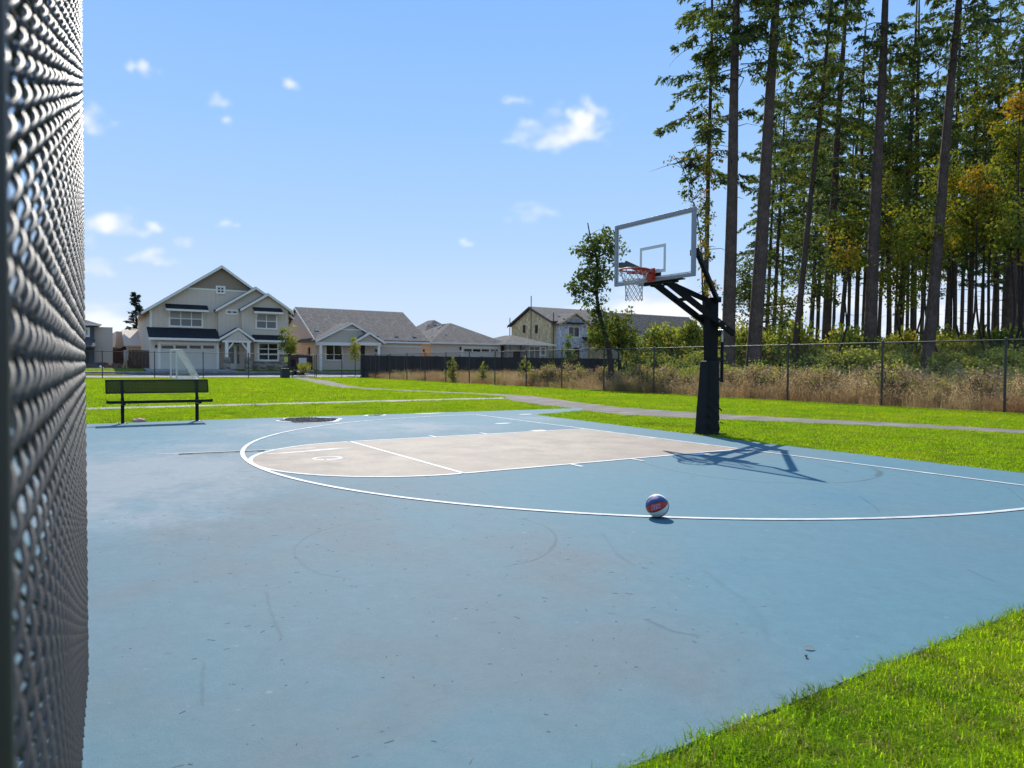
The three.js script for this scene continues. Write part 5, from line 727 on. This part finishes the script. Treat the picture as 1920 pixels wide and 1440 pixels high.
// conifer crown in tree space (trunk along y): drooping boughs with hanging sprays
function firCrown(seed, y0, y1, len, nB, pal, opt = {}) {
  const r = rng(seed), s = new Soup(), tw = [];
  for (let b = 0; b < nB; b++) {
    const f = Math.pow((b + r()) / nB, 0.9), y = lerp(y0, y1, f), a = r() * 6.2832, L = len * lerp(1, opt.tip ?? 0.45, f) * (0.45 + 0.7 * r()), d = V(Math.cos(a), 0, Math.sin(a)), side = V(-d.z, 0, d.x), droop = 0.12 + 0.3 * r(), N = 5; let prev = V(0, y, 0); const pts = [[prev.clone().addScaledVector(d, 0.1), 0.012 + 0.008 * L]];
    const P = t => V(0, y, 0).addScaledVector(d, t * L).add(V(0, (0.15 * t - droop * t * t * 1.2) * L, 0)).addScaledVector(side, 0.12 * L * Math.sin(t * 3 + b));
    for (let i = 1; i <= N; i++) pts.push([P(i / N), lerp(0.012 + 0.008 * L, 0.004, i / N)]); tw.push(tube(pts, 4, false));
    if (r() < (opt.bare ?? 0)) continue;
    // twigs along the bough, each hung with short sprays
    const n = Math.round(L * (opt.dens || 9)), col = pick(pal, r);
    for (let i = 0; i < n; i++) {
      const t = 0.12 + 0.9 * Math.pow(r(), 0.7), sg = r() < 0.5 ? -1 : 1, o = P(Math.min(1, t)), td = d.clone().multiplyScalar(0.5 + 0.4 * r()).addScaledVector(side, sg * (0.35 + r() * 0.9)).add(V(0, -0.15 - r() * 0.75, 0)).normalize(), tl = (0.35 + r() * 0.75) * (1.15 - t * 0.6), m = 5 + (r() * 4 | 0), k1 = 0.75 + r() * 0.5;
      for (let j = 0; j < m; j++) { const q = (j + r()) / m, e = o.clone().addScaledVector(td, tl * q), dir = td.clone().addScaledVector(rdir(r), 0.75).add(V(0, -0.3, 0)).normalize(), sd = new THREE.Vector3().crossVectors(dir, rdir(r)).normalize(); s.leaf(e, dir, sd, 0.2 + r() * 0.22, 0.08 + r() * 0.09, col.map(x => x * k1 * (0.85 + r() * 0.3)), 0.1); }
    }
  }
  return [s.geo(), tw];
}
// trunks of the wood: [base u, base v, u where the trunk meets y = 80, trunk width in px, depth, crown kind]
const firBare = [], firFull = [], firMid = [];
for (let i = 0; i < 3; i++) { firBare.push(firCrown(300 + i, 19.5 + i * 1.2, 33, 3.9, 60, PAL.fir, { dens: 9, bare: 0.14 })); firMid.push(firCrown(340 + i, 14.0, 32, 3.9, 80, PAL.fir, { dens: 8.5, bare: 0.14 })); firFull.push(firCrown(320 + i, 9 + i * 1.5, 32, 4.3, 76, PAL.fir, { dens: 7.6, bare: 0.12 })); }
const firGeo = [firBare, firFull, firMid].map(l => l.map(([g, tw]) => [g, mergeAll(tw)]));
function firTree(u, v, u80, wpx, d, kind, label, variant, extra) {
  const b = atDepth(u, v, d), tp = atDepth(u80, 80, d), base = V(b.x, 0, b.z), dy = tp.y - b.y, lean = V((tp.x - b.x) / dy, 1, (tp.z - b.z) / dy); base.addScaledVector(V(lean.x, 0, lean.z), -b.y);
  const t = thing('conifer_tree', label, 'tree', 'tall conifers of the wood'); t.position.copy(base); const R = wpx / FOC * d / 2, Ht = 34, r = rng(700 + variant * 13 + (u | 0)), pts = [];
  for (let i = 0; i <= 16; i++) { const f = i / 16, y = -0.1 + f * Ht; pts.push([V(lean.x * y + 0.1 * noise(f * 3, u), y, lean.z * y + 0.1 * noise(f * 3, u + 9)), R * (i === 0 ? 1.25 : 1.03 + 0.05 * noise(i * 1.7, u)) * Math.pow(1 - f * 0.93, 0.62)]); }
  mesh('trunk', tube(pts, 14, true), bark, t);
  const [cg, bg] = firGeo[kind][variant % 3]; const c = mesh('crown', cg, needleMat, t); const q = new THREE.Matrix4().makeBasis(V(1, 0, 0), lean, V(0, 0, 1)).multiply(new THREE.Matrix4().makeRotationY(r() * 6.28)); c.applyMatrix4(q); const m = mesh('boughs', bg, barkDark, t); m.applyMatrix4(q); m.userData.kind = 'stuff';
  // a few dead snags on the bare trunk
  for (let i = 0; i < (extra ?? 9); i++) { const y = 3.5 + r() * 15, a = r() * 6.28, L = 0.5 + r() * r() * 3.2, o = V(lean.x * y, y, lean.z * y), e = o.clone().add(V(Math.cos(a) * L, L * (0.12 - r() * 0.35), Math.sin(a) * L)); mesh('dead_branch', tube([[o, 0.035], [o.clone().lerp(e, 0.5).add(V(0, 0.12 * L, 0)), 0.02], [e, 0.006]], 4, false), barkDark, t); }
  return t;
}
const FB = 0, FF = 1, FM = 2;
[
  [1365, 700, 1378, 25, 46, FB, 'straight bare conifer trunk just behind the padded goal post'], [1413, 690, 1450, 27, 46, FB, 'thick conifer trunk leaning right, second behind the goal post'],
  [1487, 680, 1552, 12, 50, FM, 'slim conifer trunk leaning right behind the fence'], [1548, 640, 1582, 17, 55, FF, 'medium conifer between the slim leaning trunk and the thick straight one'],
  [1576, 636, 1622, 9, 66, FF, 'thin leaning conifer deep in the wood'], [1605, 638, 1622, 9, 68, FF, 'thin upright conifer deep in the wood beside the thick trunk'], [1630, 645, 1656, 24, 48, FB, 'thick straight conifer trunk in the middle of the wood'],
  [1667, 635, 1669, 9, 70, FF, 'thin straight conifer right of the thick middle trunk'], [1688, 636, 1715, 13, 62, FF, 'conifer left of the leaning split trunk, with dark crown'], [1712, 634, 1722, 12, 62, FF, 'conifer close behind the leaning split trunk'],
  [1736, 690, 1792, 22, 46, FB, 'big leaning conifer trunk standing close to the fence'], [1777, 632, 1800, 12, 62, FF, 'conifer standing right behind the big leaning trunk'], [1789, 632, 1797, 8, 76, FF, 'very thin far conifer behind the big leaning trunk'],
  [1818, 630, 1832, 11, 64, FF, 'upright conifer amid the orange maple leaves'], [1853, 625, 1856, 6, 82, FF, 'thinnest far conifer between two upright trunks'], [1868, 630, 1876, 11, 64, FF, 'upright conifer left of the thick trunk at the wood edge'],
  [1887, 640, 1925, 20, 52, FF, 'thick leaning conifer behind the tall fence post'], [1912, 632, 1930, 14, 60, FF, 'conifer at the right end of the wood'], [1322, 690, 1333, 10, 50, FM, 'slim conifer wrapped in orange leaved creeper'],
  [1990, 650, 2040, 20, 50, FF, 'stout conifer past the right end of the wood'], [2080, 650, 2130, 18, 56, FF, 'far right conifer past the wood'], [1450, 640, 1478, 8, 78, FF, 'thin far conifer behind the two thick trunks'], [1521, 640, 1545, 9, 74, FF, 'thin far conifer behind the slim leaning trunk'], [1745, 640, 1760, 9, 80, FF, 'thin far conifer hidden behind the leaning split trunk'],
  [1437, 634, 1462, 7.6, 88, FM, 'thin dark conifer far back in the wood'], [1464, 634, 1480, 5.699999999999999, 92, FM, 'thin dark conifer far back in the wood'], [1502, 634, 1514, 6.6499999999999995, 84, FM, 'thin dark conifer far back in the wood'], [1532, 634, 1556, 7.6, 90, FM, 'thin dark conifer far back in the wood'], [1562, 634, 1580, 5.699999999999999, 95, FM, 'thin dark conifer far back in the wood'], [1590, 634, 1606, 6.6499999999999995, 86, FM, 'thin dark conifer far back in the wood'], [1617, 634, 1642, 5.699999999999999, 90, FM, 'thin dark conifer far back in the wood'], [1648, 634, 1674, 7.6, 88, FM, 'thin dark conifer far back in the wood'], [1678, 634, 1698, 5.699999999999999, 94, FM, 'thin dark conifer far back in the wood'], [1700, 634, 1712, 6.6499999999999995, 86, FM, 'thin dark conifer far back in the wood'], [1727, 634, 1748, 7.6, 92, FM, 'thin dark conifer far back in the wood'], [1757, 634, 1772, 6.6499999999999995, 84, FM, 'thin dark conifer far back in the wood'], [1803, 634, 1816, 7.6, 90, FM, 'thin dark conifer far back in the wood'], [1838, 634, 1862, 5.699999999999999, 86, FM, 'thin dark conifer far back in the wood'], [1861, 634, 1884, 6.6499999999999995, 92, FM, 'thin dark conifer far back in the wood'], [1880, 634, 1892, 5.699999999999999, 88, FM, 'thin dark conifer far back in the wood'], [1903, 634, 1914, 7.6, 84, FM, 'thin dark conifer far back in the wood'], [1930, 634, 1950, 7.6, 90, FM, 'thin dark conifer far back in the wood'],
].forEach((a, i) => firTree(a[0], a[1], a[2], a[3], a[4], a[5], a[6], i));

// broad leaved trees: trunk through pixels at a depth, crown ellipsoids in pixels
function leafTree(name, label, d, trunkPx, r0, ells, size, pal, seed, group, opt = {}) {
  const t = thing(name, label, 'tree', group), P = trunkPx.map(([u, v]) => atDepth(u, v, d)), base = V(P[0].x, 0, P[0].z); P.unshift(base.clone()); t.position.copy(base);
  const pts = P.map((p, i) => [p.clone().sub(base).add(V(0, i ? 0 : -0.05, 0)), lerp(r0, r0 * 0.18, i / (P.length - 1))]); const curve = new THREE.CatmullRomCurve3(pts.map(p => p[0])), n = 14, sm = []; for (let i = 0; i <= n; i++) sm.push([curve.getPointAt(i / n), lerp(r0, r0 * 0.15, Math.pow(i / n, 0.8))]);
  mesh('trunk', tube(sm, 8), opt.bark || barkDark, t);
  const pxm = d / FOC, E = ells.map(([u, v, ru, rv, k]) => [atDepth(u, v, d + (k?.[1] || 0)).sub(base), V(ru * pxm, rv * pxm, ru * pxm), k?.[0] ?? 300]);
  const [g, tw] = leafCrown(seed, (c, r) => { let best = null, bd = 1e9; for (const [p] of sm) { const dd = p.distanceTo(c) + Math.max(0, p.y - c.y + 0.3) * 1.5; if (dd < bd) { bd = dd; best = p; } } return best.clone(); }, E, size, pal, opt);
  mesh('crown', g, leafMat, t); if (tw.length) mesh('branches', tw, barkDark, t).userData.kind = 'stuff'; return t;
}
leafTree('young_maple', 'small leaning tree with dark green leaves left of the backboard', 38, [[1146, 690], [1138, 640], [1124, 590], [1118, 540], [1120, 490], [1108, 450], [1102, 418]], 0.19, [[1112, 470, 36, 30, [620]], [1140, 450, 28, 26, [320]], [1100, 530, 36, 34, [650]], [1085, 548, 18, 22, [220]], [1130, 500, 30, 30, [340]], [1165, 470, 26, 12, [70]], [1118, 580, 22, 30, [300]], [1128, 620, 18, 26, [160]]], 0.19, PAL.leafGreen, 41, undefined, { clump: 0.36, per: 16 });
leafTree('leafy_bush_tree', 'round bush of light green leaves right of the small leaning tree', 40, [[1160, 690], [1160, 640], [1162, 590]], 0.08, [[1150, 630, 36, 34, [900]], [1178, 640, 26, 30, [600]], [1120, 640, 20, 28, [360]], [1165, 600, 24, 18, [160]]], 0.2, PAL.maple.concat(PAL.leafGreen), 42, undefined, { clump: 0.45 });
leafTree('leafy_bush_tree', 'dense green bush tree close left of the goal post', 48, [[1296, 690], [1296, 640]], 0.1, [[1298, 630, 24, 34, [1500]], [1290, 660, 22, 20, [500]]], 0.17, PAL.leafGreen.concat(PAL.shrub), 43, undefined, { clump: 0.5 });
leafTree('creeper_tree', 'thin twiggy tree with few orange leaves above the backboard', 46, [[1322, 690], [1318, 560], [1310, 420], [1297, 370], [1288, 330], [1262, 290]], 0.1, [[1325, 330, 16, 60, [260]], [1318, 395, 22, 50, [300]], [1320, 470, 18, 60, [260]], [1330, 560, 14, 40, [200]], [1268, 300, 20, 30, [24]], [1335, 290, 20, 30, [160]]], 0.2, PAL.mapleOrange.concat(PAL.leafGreen), 44, undefined, { clump: 0.4, per: 12 });
leafTree('broadleaf_tree', 'dark leafy tree seen between the first two thick trunks', 55, [[1410, 690], [1408, 600], [1405, 500]], 0.16, [[1400, 520, 30, 44, [900]], [1392, 570, 34, 40, [900]], [1430, 560, 26, 50, [700]], [1478, 575, 24, 50, [620]], [1450, 610, 40, 30, [600]]], 0.2, PAL.leafGreen, 45, 'broad leaved trees of the wood', { clump: 0.55 });
[
  [1530, 520, 46, 56, 52, 'leafGreen', 700], [1580, 480, 40, 46, 50, 'maple', 620], [1590, 420, 46, 40, 54, 'maple', 700], [1690, 520, 44, 60, 50, 'maple', 900], [1680, 440, 50, 50, 52, 'maple', 800], [1590, 475, 30, 16, 45, 'mapleOrange', 160], [1745, 500, 30, 60, 54, 'maple', 600], [1810, 420, 56, 60, 48, 'maple', 1300], [1790, 330, 60, 50, 50, 'maple', 1000], [1860, 380, 56, 70, 47, 'maple', 1400], [1905, 260, 40, 80, 46, 'maple', 1300], [1912, 190, 24, 40, 44, 'mapleOrange', 300], [1850, 210, 60, 60, 52, 'maple', 900], [1715, 380, 50, 50, 56, 'leafGreen', 800], [1640, 360, 50, 50, 58, 'maple', 700], [1500, 440, 30, 50, 58, 'leafGreen', 420], [1950, 420, 60, 90, 46, 'maple', 1200], [1660, 250, 50, 60, 60, 'leafGreen', 900], [1830, 120, 50, 60, 58, 'leafGreen', 900], [1520, 300, 34, 50, 62, 'leafGreen', 450],
  [1560, 330, 44, 60, 60, 'leafGreen', 700], [1740, 430, 50, 60, 47, 'maple', 1100], [1770, 250, 50, 60, 56, 'leafGreen', 800], [1895, 430, 46, 60, 44, 'maple', 700], [1835, 335, 34, 26, 46, 'mapleOrange', 320], [1700, 300, 46, 50, 60, 'maple', 700], 
].forEach(([u, v, ru, rv, d, p, n], i) => leafTree('vine_maple', ['tall thin maple with yellow green leaves among the conifers', 'maple with orange tinted leaves among the conifers', 'thin green leaved maple among the conifers'][p === 'maple' ? 0 : p === 'mapleOrange' ? 1 : 2], d, [[u - 30 + (i * 37) % 60, 690], [u - 10 + (i * 17) % 25, 600], [u, v + rv * 0.4], [u + 4, v - rv * 0.5]], 0.1, [[u, v, ru, rv, [n * 0.8]], [u + ru * 0.4, v + rv * 0.5, ru * 0.7, rv * 0.5, [n * 0.25]], [u - ru * 0.5, v + rv * 0.2, ru * 0.6, rv * 0.5, [n * 0.25]]], 0.23, PAL[p], 500 + i, 'maples among the conifers ' + (p === 'maple' ? '(yellow green)' : p === 'mapleOrange' ? '(orange)' : '(green)'), { clump: 0.7, per: 30 }));
leafTree('street_tree', 'young leafy street tree in front of the beige house', 68, [[540, 692], [540, 660], [540, 620]], 0.06, [[540, 640, 13, 34, [900]], [546, 655, 10, 20, [300]]], 0.2, PAL.shrub.concat(PAL.maple), 61, undefined, { clump: 0.4 });
leafTree('street_tree', 'young narrow street tree in front of the porch of the low house', 66, [[666, 700], [666, 670], [664, 640]], 0.05, [[665, 660, 9, 22, [420]], [664, 642, 4, 10, [70]]], 0.18, PAL.maple.concat(PAL.shrub), 62, undefined, { clump: 0.35 });
leafTree('garden_tree', 'narrow sapling beside the white wrapped house front', 66, [[1066, 690], [1066, 660], [1064, 630]], 0.05, [[1066, 655, 12, 26, [420]]], 0.22, PAL.leafGreen, 63, undefined, { clump: 0.4 });
for (const [u, v, d, ru, rv, n, lab] of [[212, 660, 120, 26, 22, 1500, 'bright green tree between the slate house and the pale house'], [190, 655, 126, 22, 24, 1300, 'dark green tree behind the slate house'], [228, 665, 118, 18, 24, 1000, 'green tree close beside the pale house wall']]) leafTree('background_tree', lab, d, [[u, 690], [u, v]], 0.25, [[u, v, ru, rv, [n]]], 0.45, n === 1500 ? PAL.shrub : PAL.leafGreen, 64 + u, 'trees behind the houses', { clump: 1.2, per: 40 });
{ // lone spruce behind the beige house
  const p = atDepth(256, 690, 110), t = thing('spruce_tree', 'lone dark spruce behind the beige house', 'tree'); t.position.set(p.x, 0.6, p.z); mesh('trunk', tube([[V(0, -0.1, 0), 0.28], [V(0, 6, 0), 0.18], [V(0, 11.4, 0), 0.03]], 8), barkDark, t); const r = rng(5), s = new Soup(); for (let b = 0; b < 120; b++) { const f = b / 120, y = lerp(1.5, 11.5, f), L = lerp(2.4, 0.25, f) * (0.5 + r() * 0.8), a = r() * 6.28, d = V(Math.cos(a), 0, Math.sin(a)); for (let i = 0; i < 26; i++) { const q = r(); s.leaf(V(0, y + 0.12 * L * q - 0.1 * r(), 0).addScaledVector(d, L * q).add(V((r() - 0.5) * 0.35, 0, (r() - 0.5) * 0.35)), d.clone().add(V(0, -0.3 + r() * 0.3, 0)).addScaledVector(rdir(r), 0.5).normalize(), rdir(r), 0.5, 0.2, pick(PAL.firDark, r), 0.1); } } mesh('crown', s.geo(), needleMat, t);
}
// shrubs and saplings in the field: clones of four leaf clumps
{
  const kinds = [];
  [['shrub', PAL.shrub, 900, 0.15], ['shrub', PAL.leafGreen.concat(PAL.shrub), 900, 0.17], ['shrub', PAL.maple.concat(PAL.shrub), 800, 0.16], ['dry_shrub', PAL.dry.concat(PAL.dry, PAL.shrub), 900, 0.11]].forEach(([n, pal, cnt, sz], i) => { const r = rng(80 + i), [g, tw] = leafCrown(810 + i, c => V(c.x * 0.2, 0, c.z * 0.2), [[V(0, 0.95, 0), V(1.05, 0.85, 1.05), cnt], [V(0.3, 0.5, 0.2), V(1.2, 0.5, 1.2), cnt * 0.5], [V(-0.2, 1.6, 0), V(0.6, 0.5, 0.6), cnt * 0.2]], sz, pal, { clump: 0.3, per: 14, sag: 0.25 }); kinds.push([n, g, mergeAll(tw)]); });
  { const [g, tw] = leafCrown(840, (c, r) => V(0, c.y * 0.55, 0), [[V(0, 0.9, 0), V(0.55, 0.8, 0.55), 190], [V(0.1, 0.4, 0), V(0.6, 0.35, 0.6), 110]], 0.15, PAL.shrub.concat(PAL.maple), { clump: 0.22, per: 7, sag: 0.2 }); tw.push(tube([[V(0, -0.05, 0), 0.03], [V(0.03, 1.6, 0.02), 0.008]], 5, false)); kinds.push(['sapling', g, mergeAll(tw)]); }
  const put = (k, x, z, s, h, label, group, r) => { const t = thing(kinds[k][0], label, 'shrub', group); mesh('foliage', kinds[k][1], leafMat, t); mesh('stems', kinds[k][2], barkDark, t).userData.kind = 'stuff'; t.position.set(x, 0, z); t.rotation.y = r() * 6.28; t.scale.set(s, h, s); };
  const r = rng(90), lab = ['yellow green leafy shrub in the undergrowth below the conifers', 'darker green leafy shrub in the undergrowth below the conifers', 'shrub with broad yellowing leaves in the undergrowth below the conifers', 'dry straw coloured shrub behind the chain link fence'], grp = ['yellow green undergrowth shrubs', 'dark green undergrowth shrubs', 'yellowing undergrowth shrubs', 'dry shrubs along the fence'];
  for (let i = 0; i < 105; i++) { const u = 1195 + r() * 800, d = 47.5 + r() * 12, p = atDepth(u, 690, d), k = r() < 0.45 ? 0 : r() < 0.5 ? 1 : 2, s = 1.25 + r() * 0.5; put(k, p.x, p.z, s, s * (1.0 + r() * 0.4), lab[k], grp[k], r); }
  for (let i = 0; i < 60; i++) { const u = 1200 + r() * 800; if ([1365, 1413, 1487, 1736].some(q => Math.abs(u - q) < 26)) continue; const p = atDepth(u, 690, 37 + r() * 8), k = r() < 0.5 ? 0 : r() < 0.6 ? 1 : 2, s = 0.85 + r() * 0.35; put(k, p.x, p.z, s * 1.1, s, lab[k], grp[k], r); }
  for (let i = 0; i < 60; i++) { const u = 1150 + r() * 850, d = 33 + r() * 11, p = atDepth(u, 690, d); if (p.z > FENCE_Z - 3) continue; const k = r() < 0.5 ? 0 : r() < 0.6 ? 1 : 2, s = 0.5 + r() * 0.18; put(k, p.x, p.z, s * 1.3, s, 'low ' + lab[k].replace('undergrowth below the conifers', 'dry field before the conifers'), 'low ' + grp[k], r); }
  for (let i = 0; i < 110; i++) { const x = 9 - r() * 34, z = FENCE_Z - 0.9 - r() * 7; const s = 0.4 + r() * 0.32; put(3, x, z, s * 1.4, s * (0.8 + r() * 0.3), lab[3], grp[3], r); }
  [[850, 685, 47, 0.62], [905, 690, 46, 0.5], [985, 682, 44, 0.62], [1085, 680, 42, 0.5]].forEach(([u, v, d, s], i) => { const p = atDepth(u, v, d); put(4, p.x, p.z, s * 1.5, s * 1.55, 'lone green sapling in front of the dark screen fence', 'saplings before the screen fence', r); });
  // garden plants by the gate
  { const p = atDepth(570, 697, 64); const t = thing('garden_grass', 'clump of yellow ornamental grass beyond the gate', 'plant'); mesh('foliage', (() => { const s = new Soup(), q = rng(7); for (let i = 0; i < 160; i++) { const a = q() * 6.28, dd = V(Math.cos(a) * 0.5, 1, Math.sin(a) * 0.5).normalize(); s.leaf(V(q() - 0.5, 0, q() - 0.5).multiplyScalar(0.7), dd, V(-dd.z, 0, dd.x).normalize(), 0.7 + q() * 0.5, 0.08, [0.36 * (0.7 + q() * 0.5), 0.34, 0.04], 0.1); } return s.geo(); })(), leafMat, t); t.position.set(p.x, 0.35, p.z); }
}
// tall dry grass of the field
{
  const tall = (seed, n, rad, h, w) => { const r = rng(seed), s = new Soup(); for (let i = 0; i < n; i++) { const a = r() * 6.283, q = Math.sqrt(r()) * rad, o = V(Math.cos(a) * q, -0.02, Math.sin(a) * q), L = h * (0.45 + 0.7 * r()), b = r() * 6.283, bend = V(Math.cos(b), 0, Math.sin(b)), sd = V(-Math.sin(b), 0, Math.cos(b)), m = o.clone().add(V(0, L * 0.6, 0)).addScaledVector(bend, L * 0.12), t = o.clone().add(V(0, L * 0.9, 0)).addScaledVector(bend, L * (0.25 + 0.4 * r())), k = 0.7 + r() * 0.6, c = [k, k, k]; s.tri(o.clone().addScaledVector(sd, w), o.clone().addScaledVector(sd, -w), m, c); s.tri(m.clone().addScaledVector(sd, w * 0.8), m.clone().addScaledVector(sd, -w * 0.8), t, c); if (i % 3 === 0) for (let j = 0; j < 3; j++) { const e = rdir(r); s.leaf(t.clone().lerp(m, j * 0.15), e, new THREE.Vector3().crossVectors(e, V(0.3, 1, 0.2)).normalize(), 0.09, 0.035, c, 0.1); } } return s.geo(); };
  const geos = [tall(1, 46, 0.32, 0.95, 0.008), tall(2, 46, 0.34, 0.8, 0.009), tall(3, 40, 0.3, 1.15, 0.007)], r = rng(70), spots = [];
  for (let i = 0; i < 8000; i++) { const x = lerp(10, -49.5, Math.pow(r(), 0.85)), z = FENCE_Z - 0.12 - Math.pow(r(), 1.3) * (x < -22 ? 16 : 13); spots.push([x, -0.02, z, ((z > FENCE_Z - 1.2 ? 0.4 : 0.62) + 0.42 * r() * r()) * (x < -18 ? 0.72 : 1)]); }
  scatter('dry_grass', 'tall dry straw coloured grass behind the chain link fence', geos, bladeMat, spots, (x, z, q) => { const a = sstep(-0.2, 0.3, fbm(x * 0.35, z * 0.35, 2, 3)), g = sstep(0.05, 0.4, fbm(x * 0.22 + 30, z * 0.3, 6, 3)), c = [[0.47, 0.35, 0.17], [0.34, 0.20, 0.09]], k = 0.75 + q() * 0.5; return [0, 1, 2].map(i => lerp(lerp(c[0][i], c[1][i], a), [0.30, 0.30, 0.06][i], g * 0.85) * k); });
}
scene.traverse(o => { if (o.isMesh) { o.castShadow = true; o.receiveShadow = true; } });
renderer.render(scene, camera);
